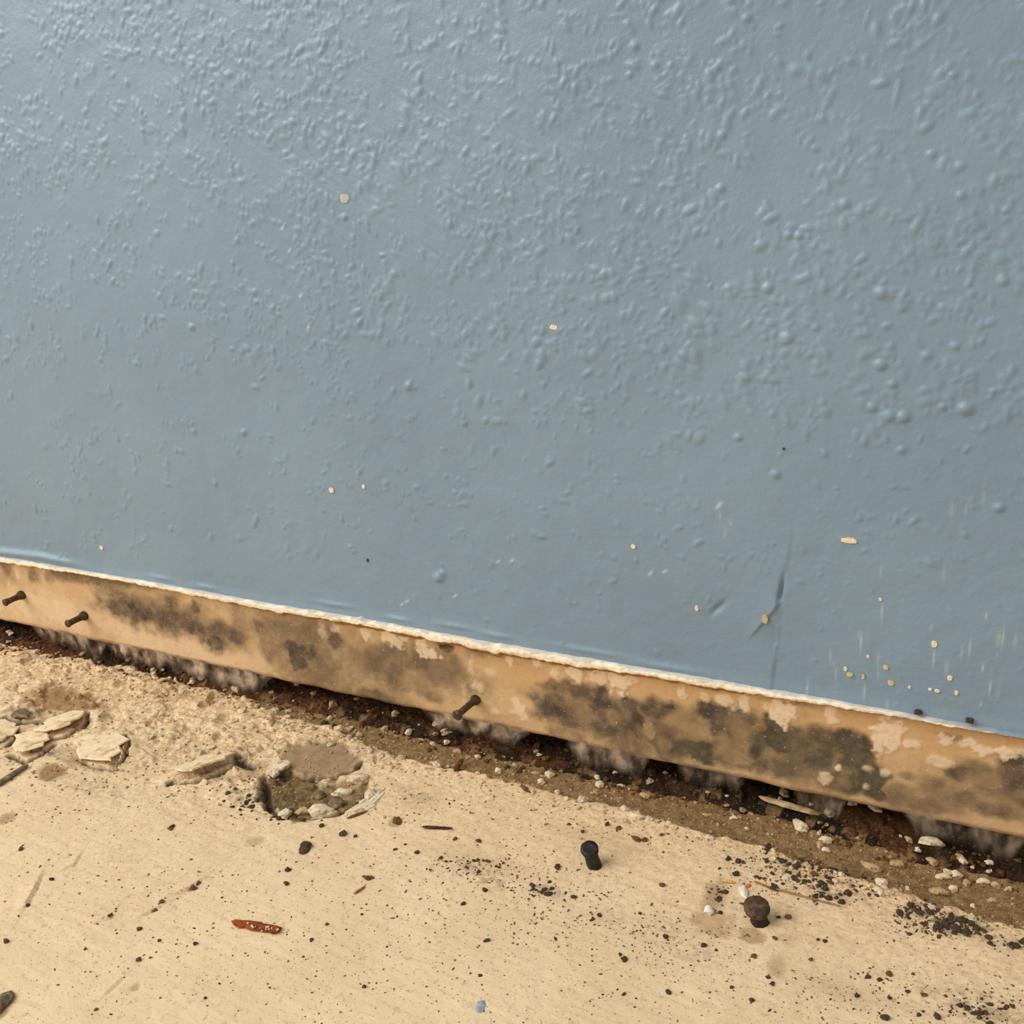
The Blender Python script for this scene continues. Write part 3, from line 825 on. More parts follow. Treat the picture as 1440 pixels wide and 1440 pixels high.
# ================================================================== FLAKES, SPLINTERS
M_CREAM = grain_mat('cream_paint_chip', (244, 221, 182), (232, 205, 162), (196, 164, 120), 400)
M_CHALK = grain_mat('chalk_white_crumb', (232, 214, 182), (206, 184, 150), (170, 142, 106), 700)
M_WHITE = grain_mat('bright_white_chip', (240, 232, 216), (226, 214, 194), None, 500)
M_TAN = grain_mat('tan_crumb', (196, 166, 124), (168, 138, 98), (128, 100, 66), 700)
M_BROWN = grain_mat('brown_crumb', (126, 92, 56), (94, 66, 38), None, 700)
M_BLACK = grain_mat('black_crumb', (64, 51, 39), (92, 75, 57), None, 700)
M_RUSTC = grain_mat('rust_crumb', (118, 74, 38), (84, 52, 26), None, 700)
M_GREYC = grain_mat('grey_mortar_chip', (134, 114, 88), (104, 88, 68), (166, 144, 112), 500)
M_GRITB = grain_mat('brown_grit', (140, 108, 70), (112, 84, 52), None, 700)
M_GRITD = grain_mat('dark_grit', (84, 66, 48), (64, 50, 38), None, 700)


def poly_plate(name, pts2, thick, mat, parent=None, warp=0.0003, seed=0, jag=.06):
    """irregular plate from an outline in local xy; subdivided edge, slightly warped and bevelled."""
    r_ = np.random.default_rng(seed)
    P = np.array(pts2, float)
    out = []
    n = len(P)
    for i in range(n):
        a, b = P[i], P[(i + 1) % n]
        for k in range(3):
            q = a + (b - a) * k / 3
            if k: q = q + r_.normal(0, jag, 2) * np.linalg.norm(b - a)
            out.append(q)
    O = np.array(out); c = O.mean(0); n = len(O)
    v, f = [], []
    size = np.abs(O - c).max()
    for s, zz in ((.96, 0), (1.0, thick * .5), (.94, thick), (.5, thick * 1.08)):
        for q in O:
            p = c + (q - c) * s
            wz = warp * math.sin(3.1 * (p[0] - c[0]) / size + seed) * math.cos(2.3 * (p[1] - c[1]) / size)
            v.append((p[0], p[1], zz + wz))
    v.append((c[0], c[1], thick)); v.append((c[0], c[1], 0))
    for l in range(3):
        for i in range(n):
            j = (i + 1) % n
            f.append((l * n + i, l * n + j, (l + 1) * n + j, (l + 1) * n + i))
    for i in range(n):
        j = (i + 1) % n
        f.append((3 * n + i, 3 * n + j, 4 * n)); f.append((j, i, 4 * n + 1))
    me = py_mesh(name, v, f, smooth=False)
    return link(name, me, mat, parent)


def floor_flake(name, poly, thick, lift, mat, label, cat, seed, tilt=(0, 0), group=None):
    q = np.array([fl(a, b) for a, b in poly])
    c = q.mean(0)
    area2 = sum(q[i][0] * q[(i + 1) % len(q)][1] - q[(i + 1) % len(q)][0] * q[i][1] for i in range(len(q)))
    if area2 < 0: q = q[::-1]
    o = poly_plate(name, q[:, :2] - c[:2], thick, mat, None, thick * .35, seed, .13)
    o.location = (c[0], c[1], ground_z(c[0], c[1]) + lift)
    o.rotation_euler = (tilt[0], tilt[1], 0)
    return setp(o, label, cat, group)


GF = 'loose paint flakes on the left of the floor'
floor_flake('paint_flake', [(55, 1030), (66, 1012), (100, 1000), (120, 1001), (114, 1017), (88, 1034), (66, 1038)], .0011, .0020, M_CREAM, 'largest lifted cream paint flake, left below the brown oval patch', 'paint flake', 1, (-.10, -.16), GF)
floor_flake('paint_flake', [(18, 1056), (20, 1034), (40, 1030), (68, 1036), (72, 1046), (44, 1064), (28, 1066)], .0010, .0015, M_CREAM, 'cream paint flake with brown cracks, just below the largest flake', 'paint flake', 2, (-.08, -.10), GF)
floor_flake('paint_flake', [(-14, 1026), (8, 1016), (24, 1020), (20, 1034), (4, 1044), (-12, 1046)], .0011, .0010, M_CREAM, 'cream paint flake cut by the left edge of the photo', 'paint flake', 3, (-.05, .12), GF)
floor_flake('paint_flake', [(108, 1060), (112, 1036), (150, 1030), (178, 1040), (172, 1062), (158, 1078), (130, 1074)], .0009, .0004, M_CREAM, 'broad flat cream flake right of the two lifted flakes', 'paint flake', 4, (-.04, -.06), GF)
floor_flake('paint_flake', [(236, 1098), (262, 1084), (300, 1068), (332, 1064), (306, 1080), (272, 1098)], .0010, .0010, M_CREAM, 'long narrow cream flake lifted left of the pit', 'paint flake', 5, (-.14, -.05), GF)
floor_flake('paint_flake', [(374, 1088), (372, 1074), (392, 1068), (410, 1076), (398, 1086), (384, 1094)], .0016, .0008, M_CHALK, 'pale plaster flake at the upper left rim of the pit', 'plaster flake', 6, (.05, .0), 'plaster pieces around the pit')
floor_flake('paint_flake', [(482, 1148), (506, 1132), (528, 1118), (536, 1106), (524, 1100), (534, 1098), (542, 1114), (528, 1134), (500, 1150)], .0018, .0006, M_CHALK, 'hook shaped plaster flake right of the pit', 'plaster flake', 7, (0, 0), 'plaster pieces around the pit')


def chunk(name, px, py, rx, ry, mat, label, cat, group=None, seed=0, hz=0.6, rot=0.0, on=None):
    """a single lump lying on the ground: rx, ry are half sizes in photo pixels."""
    r_ = np.random.default_rng(seed + 100)
    p = fl(px, py)
    s = mpp(p)
    a, b = rx * s, ry * s * 1.35
    cst = r_.normal(0, .16, (len(ICO2_V), 1))
    ph = r_.uniform(0, 6, 3)
    k = 1 + .22 * np.sin(ICO2_V @ np.array([2.3, 1.1, .7]) + ph[0])[:, None] + .14 * np.sin(ICO2_V @ np.array([-1.2, 3.3, 2.1]) + ph[1])[:, None] + cst * .5
    V = ICO2_V * k * np.array([a, b, min(a, b) * hz])
    c, s_ = math.cos(rot), math.sin(rot)
    V = V @ np.array([[c, s_, 0], [-s_, c, 0], [0, 0, 1]])
    zmin = V[:, 2].min()
    V[:, 2] = np.maximum(V[:, 2], zmin * .55)
    zmin = V[:, 2].min()
    o = link(name, py_mesh(name, V, ICO2_F, smooth=False), mat)
    o.location = (p[0], p[1], ground_z(p[0], p[1]) - zmin - min(a, b) * .12)
    return setp(o, label, cat, group)


GP = 'plaster pieces around the pit'
chunk('plaster_lump', 455, 1137, 17, 13, M_CHALK, 'rounded pale plaster lump at the bottom of the pit', 'plaster lump', GP, 1)
chunk('plaster_lump', 478, 1110, 15, 7, M_CHALK, 'lower half of pale ridge, plaster lump inside the pit rim', 'plaster lump', GP, 2, rot=.5)
chunk('plaster_lump', 501, 1096, 17, 8, M_CHALK, 'pale plaster lump at the upper right rim of the pit', 'plaster lump', GP, 3, rot=.6)
chunk('plaster_lump', 522, 1118, 11, 9, M_CHALK, 'pale plaster lump held inside the hook shaped flake', 'plaster lump', GP, 4)
chunk('mortar_chip', 473, 1126, 12, 8, M_GREYC, 'grey mortar chip between the pale lumps in the pit', 'mortar chip', GP, 5)
chunk('mortar_chip', 504, 1118, 8, 7, M_GREYC, 'small dark mortar chip beside the hook shaped flake', 'mortar chip', GP, 6)
chunk('mortar_chip', 448, 1112, 10, 6, M_GREYC, 'flat mortar chip in the middle of the pit', 'mortar chip', GP, 7)
chunk('mortar_chip', 33, 1010, 15, 8, M_GREYC, 'dark grey mortar chip left of the largest paint flake', 'mortar chip', None, 8, rot=-.3)
chunk('mortar_chip', 430, 1193, 9, 8, M_BLACK, 'blackened chip on open floor below the pit', 'mortar chip', None, 10, .5)
chunk('mortar_chip', 3, 1412, 13, 15, M_GREYC, 'grey mortar chip cut by the lower left edge of photo', 'mortar chip', None, 11, .5)
chunk('plaster_lump', 398, 1140, 9, 7, M_CHALK, 'small plaster lump at the lower left rim of the pit', 'plaster lump', GP, 12)
chunk('mortar_chip', 425, 1137, 9, 6, M_TAN, 'tan crumb beside the rounded plaster lump', 'mortar chip', GP, 13)


def stick(name, a, b, rad, mat, label, cat, zlift=0.0, group=None, seed=0, taper=.6, flat=.7, n=9, jag=.25, arch=0.0):
    """a splinter from photo point a to b lying on the ground"""
    r_ = np.random.default_rng(seed + 50)
    A, Bp = fl(*a), fl(*b)
    L = np.linalg.norm(Bp - A); d = (Bp - A) / L
    e = np.array([-d[1], d[0], 0])
    c = (A + Bp) / 2
    v, f = [], []
    m_ = 8
    for i in range(n):
        u = i / (n - 1)
        k = (1 - taper * abs(2 * u - 1) ** 3) * (1 + jag * (r_.random() - .5))
        off = jag * rad * (r_.random() - .5)
        zc = arch * math.sin(math.pi * u)
        for j in range(m_):
            th = 2 * math.pi * j / m_ + .3
            q = d * (u - .5) * L + e * (math.cos(th) * rad * k + off) + np.array([0, 0, 1]) * (math.sin(th) * rad * k * flat + zc)
            q = q + d * (r_.random() - .5) * rad * .8 * (i in (0, n - 1))
            v.append(q)
    for i in range(n - 1):
        for j in range(m_):
            t_ = (j + 1) % m_
            f.append((i * m_ + j, i * m_ + t_, (i + 1) * m_ + t_, (i + 1) * m_ + j))
    f.append(tuple(range(m_))[::-1]); f.append(tuple((n - 1) * m_ + j for j in range(m_)))
    o = link(name, py_mesh(name, v, f, smooth=False), mat)
    zg = max(ground_z(*(A + (Bp - A) * u)[:2]) for u in (.1, .3, .5, .7, .9))
    o.location = (c[0], c[1], zg + rad * flat * .85 + zlift)
    return setp(o, label, cat, group)


t = NT('orange_red_wood')
c = t.mix(t.mapr(t.noise(160, 4, .6, stretch=(1, 4, 1)), .35, .65), lin(162, 76, 14), lin(112, 46, 8))
M_REDWOOD = t.out(c, .8, t.bump(t.noise(500, 4, stretch=(1, 5, 1)), .5, .0006), .35)
sp_o = stick('wood_splinter', (328, 1299), (393, 1312), .0021, M_REDWOOD, 'orange red wood splinter lying alone on cream floor', 'splinter', 0, None, 3, .35, .45, 11, .35)
# pale dust grains stuck on the splinter
V, Fc = [], []
A, Bp = fl(345, 1305) - fl(360.5, 1305.5), fl(392, 1314) - fl(360.5, 1305.5)
for k in range(16):
    u = rng.random() ** .8; q = A + (Bp - A) * u + np.array([rng.normal(0, .0006), rng.normal(0, .0007), .0010])
    r = rng.uniform(.0002, .00045)
    n0 = len(V); V += [q + p * r for p in ICO_V]; Fc += [(a + n0, b + n0, c_ + n0) for a, b, c_ in ICO_F]
du = link('dust_grains', py_mesh('dust_grains', V, Fc, False), M_WHITE, sp_o)
setp(du, 'white dust grains on the splinter', kind='stuff')

M_DARKWOOD = grain_mat('dark_twig_bark', (84, 54, 36), (58, 36, 24), None, 500)
M_PALEWOOD = grain_mat('pale_split_wood', (206, 180, 140), (176, 146, 106), (140, 108, 72), 300)
M_FIBRE = grain_mat('pale_brown_fibre', (166, 134, 94), (134, 104, 70), None, 500)
M_ORANGE = grain_mat('orange_sliver', (168, 118, 74), (138, 92, 54), None, 500)
stick('twig', (594, 1165), (636, 1167), .00085, M_DARKWOOD, 'thin dark brown twig on cream floor right of the pit', 'twig', 0, None, 1)
stick('twig', (-6, 1108), (38, 1079), .0016, M_GREYC, 'thin grey bar pointing in from the left edge under the flakes', 'twig', 0, None, 2, .3)  # thin grey bar laid along a dark line
stick('wood_splinter', (1068, 1131), (1152, 1156), .0019, M_PALEWOOD, 'long pale wood splinter lying in the dark gap', 'splinter', .0018, None, 3, .5, .5, 11)
stick('wood_splinter', (498, 1258), (513, 1248), .0006, M_ORANGE, 'tiny orange brown splinter on the open cream floor', 'splinter', 0, None, 4)
stick('wood_splinter', (1015, 1239), (1033, 1243), .0008, grain_mat('straw_sliver', (214, 180, 110), (196, 158, 92), None, 500), 'straw yellow sliver left of the pink and white chip', 'splinter', 0, None, 5)
stick('fibre', (1092, 1253), (1182, 1277), .00032, M_FIBRE, 'long thin brown fibre lying right of the rusty nail stub', 'fibre', .0004, None, 6, .2, 1, 11)
stick('fibre', (1060, 1240), (1086, 1250), .0005, M_ORANGE, 'short orange brown fibre above the rusty nail stub', 'fibre', .0002, None, 7)
stick('fibre', (1040, 1272), (1058, 1276), .0005, M_BLACK, 'short black fibre touching the rusty nail stub', 'fibre', .0002, None, 8)
stick('rust_flake', (650, 1070), (640, 1085), .0014, M_RUSTC, 'rust brown flake on the bare band below the nearest nail', 'rust flake', 0, None, 9, .4)
stick('rust_flake', (733, 1106), (745, 1117), .0011, M_BROWN, 'brown shell like flake at the edge of the bare band', 'rust flake', 0, None, 10, .6)
stick('wood_splinter', (488, 1152), (517, 1141), .0007, M_BROWN, 'thin brown sliver below the hook shaped flake', 'splinter', 0, None, 11)

chunk('plastic_chip', 1046, 1254, 6, 9, M_WHITE, 'pink edged white chip above the rusty nail stub', 'chip', None, 20, .6, .5)
chunk('plastic_chip', 1052, 1246, 3, 4, grain_mat('pink_chip', (226, 120, 100), (206, 96, 80), None, 500), 'tiny pink chip touching the white chip', 'chip', None, 21, .6)
chunk('plastic_chip', 997, 1281, 8, 6, M_WHITE, 'bright white chip left of the rusty nail stub', 'chip', None, 22, .6)
chunk('paint_chip', 676, 1416, 8, 7, grain_mat('blue_chip', (164, 172, 176), (142, 152, 160), None, 400), 'pale blue paint chip near the bottom edge of floor', 'chip', None, 23, .25)

# listed pebbles in the gap and on the bare band
gap = [(1128, 1160, 13, 8), (1166, 1148, 8, 8), (1161, 1178, 10, 6), (1154, 1186, 6, 5), (1160, 1191, 7, 4), (1230, 1144, 12, 6), (1103, 1119, 9, 6), (1308, 1190, 15, 8), (1312, 1211, 9, 6), (1326, 1229, 9, 6), (1346, 1227, 8, 6), (1277, 1184, 7, 4), (1240, 1237, 8, 7),
       (1262, 1212, 8, 8), (774, 1087, 7, 6), (761, 1097, 6, 5), (754, 1085, 8, 4), (845, 1101, 7, 6), (908, 1116, 8, 5), (895, 1150, 9, 6), (880, 1140, 7, 5), (996, 1142, 7, 3), (1032, 1146, 5, 4), (469, 993, 6, 6), (556, 1007, 5, 6), (575, 1030, 6, 5), (540, 1022, 6, 5),
       (622, 1029, 4, 8), (643, 1053, 7, 4), (628, 1044, 4, 5), (463, 1008, 4, 4), (725, 1072, 6, 3), (598, 1000, 6, 5), (1360, 1240, 6, 5), (1382, 1236, 8, 6), (1355, 1214, 7, 5), (1400, 1240, 7, 6), (1390, 1215, 6, 4), (1207, 1178, 4, 3), (1239, 1258, 6, 5), (1340, 1245, 6, 5),
       (382, 978, 4, 3), (418, 967, 4, 4), (505, 1030, 6, 4), (672, 1062, 5, 4), (700, 1080, 6, 4), (1395, 1262, 7, 5), (1050, 1162, 4, 3), (835, 1112, 6, 4), (1198, 1138, 6, 5), (1290, 1200, 5, 4), (1320, 1250, 12, 8), (1225, 1215, 14, 6)]
PEBBLES = []
for i, (px, py, rx, ry) in enumerate(gap):
    m_ = (M_CHALK, M_TAN, M_CHALK, M_TAN, M_CHALK)[i % 5] if i not in (13, 51, 52) else M_TAN
    pb_ = chunk('pebble', px, py, rx * 1.05, ry * .8, m_, 'pale plaster pebble lying along the gap under the wall', 'pebble', 'pale pebbles along the gap', 200 + i, .7, rng.uniform(-.6, .3))
    PEBBLES.append((pb_, 'tan pebble' if m_ is M_TAN else 'pale pebble', px, py))

# variants shared by the many crumbs
VAR = []
for i in range(6):
    r_ = np.random.default_rng(900 + i)
    V = ICO2_V * (1 + r_.normal(0, .2, (len(ICO2_V), 1))) * np.array([1, r_.uniform(.65, .95), r_.uniform(.5, .8)])
    V[:, 2] = np.maximum(V[:, 2], -.35)
    VAR.append((V, ICO2_F))
_cache = {}
CRUMBS = []


def crumb(px, py, r, mat, label, cat, group):
    i = int(rng.integers(0, 6))
    key = (i, mat.name)
    if key not in _cache:
        me = py_mesh('crumb', *VAR[i], smooth=False); me.materials.append(mat); _cache[key] = me
    p = fl(px, py); s = mpp(p) * r
    o = bpy.data.objects.new('crumb', _cache[key]); col.objects.link(o)
    o.scale = (s * rng.uniform(.8, 1.3), s * rng.uniform(.8, 1.3), s * rng.uniform(.8, 1.1))
    o.rotation_euler = (rng.normal(0, .15), rng.normal(0, .15), rng.uniform(0, 6.3))
    o.location = (p[0], p[1], ground_z(p[0], p[1]) + .22 * s)
    CRUMBS.append((o, label, px, py))
    return setp(o, label, cat, group)


LB = ('black crumb', 'crumb', 'black crumbs on the cream floor')
black_pts = [(784, 1220, 5), (749, 1246, 5.5), (682, 1253, 4.5), (673, 1183, 4), (651, 1272, 4), (685, 1323, 4.5), (675, 1372, 3), (512, 1388, 3.5), (482, 1173, 5), (438, 1322, 3.5), (403, 1243, 5), (405, 1224, 4), (509, 1286, 2.5), (878, 1350, 4.5), (872, 1343, 3.5), (940, 1396, 4), (877, 1399, 3.5),
             (1029, 1389, 3.5), (1057, 1407, 4), (936, 1318, 4.5), (990, 1330, 4), (1007, 1337, 3), (781, 1320, 3), (275, 1328, 4), (289, 1404, 3), (224, 1323, 3), (242, 1163, 4), (155, 1290, 4), (73, 1237, 3.5), (39, 1273, 4), (1168, 1218, 5), (1080, 1188, 5.5), (1078, 1196, 4), (1024, 1208, 4), (1038, 1212, 4),
             (1035, 1230, 5), (1089, 1250, 6), (1078, 1212, 3.5), (1155, 1242, 5), (1160, 1250, 5), (1165, 1264, 6), (1183, 1269, 6), (1192, 1257, 6), (1146, 1262, 4.5), (1120, 1218, 6), (1110, 1228, 4), (1100, 1212, 5), (1116, 1236, 4), (1132, 1240, 4), (1265, 1285, 6), (1280, 1275, 6), (1293, 1285, 5),
             (1307, 1284, 6), (1330, 1300, 7), (1345, 1308, 8), (1358, 1312, 7), (1337, 1290, 6), (1366, 1300, 6), (1352, 1295, 6), (1374, 1306, 5), (1390, 1318, 5), (1393, 1327, 5), (1430, 1331, 6), (1440, 1326, 6), (1412, 1329, 3), (1320, 1305, 5), (1233, 1260, 3), (1212, 1248, 3.5), (1220, 1375, 4), (1237, 1378, 4), (1276, 1395, 4),
             (1205, 1400, 4), (1251, 1403, 3.5), (1318, 1431, 6), (1245, 1432, 5), (1292, 1428, 3.5), (1349, 1415, 5), (1360, 1418, 5), (1378, 1425, 6), (1392, 1440, 6), (772, 1258, 5), (765, 1252, 4), (776, 1250, 4), (807, 1262, 4.5), (843, 1288, 4), (832, 1294, 3), (854, 1160, 3.5), (353, 1134, 5), (346, 1128, 4), (392, 1152, 4), (452, 1162, 5), (1086, 1384, 4), (1080, 1375, 3.5),
             (1020, 1255, 4), (1012, 1262, 4), (1095, 1290, 2.5), (1160, 1324, 3), (1150, 1322, 2.5), (900, 1285, 3), (500, 1176, 3), (556, 1195, 3), (586, 1200, 4), (570, 1188, 3), (1215, 1230, 3.5), (1300, 1262, 3)]
for px, py, r in black_pts:
    crumb(px, py, r * .95, M_BLACK, *LB)
LBr = ('brown crumb on the cream floor', 'crumb', 'brown crumbs on the cream floor')
for px, py, r in [(558, 1155, 8), (517, 1236, 6), (522, 1235, 4), (819, 1170, 4), (906, 1182, 6), (895, 1181, 6), (931, 1246, 4), (781, 1321, 3), (1145, 1230, 6), (1060, 1345, 4), (278, 1243, 6), (272, 1250, 5), (228, 1270, 4), (218, 1280, 4), (196, 1307, 4), (240, 1166, 4), (800, 1160, 4), (1108, 1290, 5), (1284, 1370, 4), (1140, 1350, 4),
                  (195, 1350, 4), (135, 1420, 4), (9, 1325, 5), (30, 1195, 4), (120, 1335, 3), (460, 1300, 3), (640, 1180, 4), (1090, 1320, 5), (870, 1165, 4), (930, 1175, 4), (1250, 1370, 5), (1300, 1400, 4)]:
    crumb(px, py, r * .9, M_BROWN, *LBr)
LC = ('pale crumb on the paint edge', 'crumb', 'pale crumbs at the paint edge')
k = 0
while k < 90:
    px = rng.uniform(0, 1440); py = np.interp(px, [a for a, b in band_px], [b for a, b in band_px]) + rng.normal(4, 9)
    if px < 380: py += abs(rng.normal(0, 45)) 
    crumb(px, py, rng.uniform(3, 6.2), (M_CHALK, M_CREAM, M_CHALK)[k % 3], *LC); k += 1
LD = ('crumb', 'crumbs in the gap dirt')
k = 0
while k < 150:
    px = rng.uniform(0, 1440); py = np.interp(px, [a for a, b in dirt_px], [b for a, b in dirt_px]) - rng.uniform(-12, 26)
    crumb(px, py, rng.uniform(2.5, 5.0), (M_RUSTC, M_BROWN, M_TAN, M_RUSTC, M_CHALK, M_BLACK)[k % 6], ('rusty', 'dark brown', 'tan', 'rusty', 'pale', 'blackish')[k % 6] + ' crumb in gap dirt', *LD); k += 1


# every crumb and pebble is told apart by its rank beside a landmark
MARKS = [(430, 1110, 'the pit'), (360, 1306, 'the orange splinter'), (832, 1205, 'the black nail stub'), (1066, 1285, 'the rusty nail stub'), (615, 1166, 'the dark twig'), (676, 1416, 'the blue chip'),
         (997, 1281, 'the bright white chip'), (88, 1018, 'the largest paint flake'), (653, 997, 'the nearest wall nail'), (1110, 1143, 'the long pale splinter'), (103, 873, 'the second wall nail'), (285, 1082, 'the long narrow flake'),
         (1440, 1440, 'the lower right photo corner'), (0, 1440, 'the lower left photo corner'), (1140, 1265, 'the long thin fibre'), (506, 1253, 'the tiny orange splinter'), (450, 1066, 'the taupe patch'), (90, 980, 'the brown oval patch'), (1440, 1190, 'the right end of the strip'), (1085, 960, 'the foot of the torn fold')]
ORD = ['nearest', 'second nearest', 'third nearest', 'fourth nearest', 'fifth nearest', 'sixth nearest', 'seventh nearest', 'eighth nearest', 'ninth nearest', 'tenth nearest', 'eleventh nearest', 'twelfth nearest']


def rank_labels(items):
    for kind in sorted({q[1] for q in items}):
        its = [q for q in items if q[1] == kind]
        best = {}
        for mx, my, mn in MARKS:
            bins = {}
            for o, _, px, py in its:
                dx, dy = px - mx, py - my
                side = ('right of' if dx > 0 else 'left of') if abs(dx) > abs(dy) else ('below' if dy > 0 else 'above')
                bins.setdefault(side, []).append((math.hypot(dx, dy), o))
            for side, lst in bins.items():
                lst.sort(key=lambda q: q[0])
                for r, (d, o) in enumerate(lst):
                    if r < 12 and (o.name not in best or (r, d) < best[o.name][:2]):
                        best[o.name] = (r, d, f'{kind}, {ORD[r]} {side} {mn}')
        for o, _, px, py in its:
            if o.name in best: o['label'] = best[o.name][2]


rank_labels(CRUMBS)
rank_labels(PEBBLES)


# uncountable grit
def grit(name, pts, mat, label):
    V, Fc = [], []
    base = ICO_V * np.array([1, .8, .6])
    n0 = 0
    for x, y, r in pts:
        a = rng.uniform(0, 6.3); c, s = math.cos(a), math.sin(a)
        st = rng.uniform(.7, 2.0) if rng.random() < .35 else 1
        B_ = (base * np.array([st, 1, 1]) * rng.uniform(.75, 1.25, (12, 1))) @ np.array([[c, s, 0], [-s, c, 0], [0, 0, 1]])
        V.append(B_ * r + np.array([x, y, ground_z(x, y) + .12 * r])); Fc.append(np.array(ICO_F) + n0); n0 += 12
    o = link(name, py_mesh(name, np.concatenate(V), np.concatenate(Fc), False), mat)
    return setp(o, label, 'grit', None, 'stuff')


def scatter(n, clusters, r0, r1, pw=2.5):
    out = []
    tot = sum(c[4] for c in clusters)
    for (px, py, sx_, sy_, wgt) in clusters:
        for k in range(int(n * wgt / tot)):
            a, b = rng.normal(px, sx_), rng.normal(py, sy_)
            p = fl(a, b)
            if p[1] > .004 or p[1] < -.25 or not (-.62 < p[0] < .09): continue
            out.append((p[0], p[1], (r0 + (r1 - r0) * rng.random() ** pw) * mpp(p)))
    return out


dark_cl = [(1130, 1225, 55, 18, 5), (1330, 1300, 40, 12, 4), (1250, 1250, 80, 18, 2), (820, 1290, 110, 24, 3), (960, 1330, 60, 22, 2), (680, 1220, 70, 14, 2.5), (600, 1120, 90, 25, 2), (370, 1120, 70, 24, 2.2), (180, 1080, 120, 30, 3), (760, 1250, 40, 10, 1.2),
           (1250, 1400, 110, 30, 4), (1400, 1420, 60, 18, 2), (450, 1280, 250, 80, 3), (850, 1390, 220, 50, 2.5), (200, 1300, 160, 80, 2.5), (900, 1170, 110, 16, 2), (40, 1130, 60, 40, 1)]
grit('dark_grit', scatter(1500, dark_cl, .7, 2.1), M_GRITD, 'fine dark grit sprinkled over the cream floor')
grit('black_grit', scatter(420, [(1120, 1222, 42, 14, 5), (1170, 1252, 26, 9, 2), (1335, 1301, 30, 8, 5), (1285, 1280, 18, 5, 1.5), (1425, 1330, 16, 5, 1), (765, 1254, 14, 5, 1), (1380, 1418, 40, 9, 2), (395, 1140, 30, 8, 1.5), (350, 1122, 20, 8, 1), (1010, 1258, 7, 14, 1), (665, 1218, 34, 5, 1.2)], 1.4, 4.6, 1.8), M_BLACK, 'coarse black grit gathered in dark drifts on the floor')
grit('brown_grit', scatter(3000, dark_cl + [(720, 1300, 420, 90, 14), (150, 1000, 120, 40, 3)], .7, 2.3), M_GRITB, 'fine brown grit sprinkled over the cream floor')
pg_ = []
for k in range(1100):
    px = rng.uniform(-40, 1480); a = np.interp(px, [q[0] for q in band_px], [q[1] for q in band_px]); b = np.interp(px, [q[0] for q in dirt_px], [q[1] for q in dirt_px])
    py = rng.uniform(b - 4, a + 22)
    p = fl(px, py); pg_.append((p[0], p[1], (1 + 2.4 * rng.random() ** 2.5) * mpp(p)))
for k in range(700):
    px = rng.uniform(-40, 560); py = rng.uniform(930, 1100) + px * .1
    p = fl(px, py); pg_.append((p[0], p[1], (1 + 2.4 * rng.random() ** 2) * mpp(p)))
grit('pale_grit', pg_, M_TAN, 'fine pale plaster grit along the wall')
rg = []
for k in range(900):
    px = rng.uniform(-40, 1480); b = np.interp(px, [q[0] for q in dirt_px], [q[1] for q in dirt_px])
    p = fl(px, b - rng.uniform(-10, 30)); rg.append((p[0], p[1], (1 + 2.6 * rng.random() ** 2) * mpp(p)))
grit('rust_grit', rg, M_RUSTC, 'fine rust brown grit in the gap under the wall')

# ================================================================== CHIPS ON THE WALL
M_FLECK = grain_mat('pale_wall_fleck', (236, 220, 192), (220, 200, 168), None, 600)
M_FLECKT = grain_mat('tan_wall_fleck', (206, 190, 150), (186, 166, 124), None, 600)


def wall_chip(px, py, rx, ry, mat, label, seed, group='pale specks on the blue wall', ang=0.0, thick=.0007):
    r_ = np.random.default_rng(seed)
    p = wl(px, py); s = mpp(p)
    n = 12
    pts = []
    for i in range(n):
        a = 2 * math.pi * i / n
        k = r_.uniform(.85, 1.1) * (abs(math.cos(a)) ** 3.2 + abs(math.sin(a)) ** 3.2) ** (-1 / 3.2)
        x, y = rx * s * k * math.cos(a), ry * s * k * math.sin(a)
        pts.append((x * math.cos(ang) - y * math.sin(ang), x * math.sin(ang) + y * math.cos(ang)))
    o = poly_plate('paint_speck', pts, thick, mat, None, .0001, seed)
    i = int(np.clip(np.searchsorted(ux, p[0]), 0, len(ux) - 1)); j = int(np.clip(np.searchsorted(uz, p[2]), 0, len(uz) - 1))
    o.rotation_euler = (math.pi / 2, 0, 0)
    o.location = (p[0], -float(Hw[i, j]) + .0003, p[2])
    return setp(o, label, 'paint speck', group)


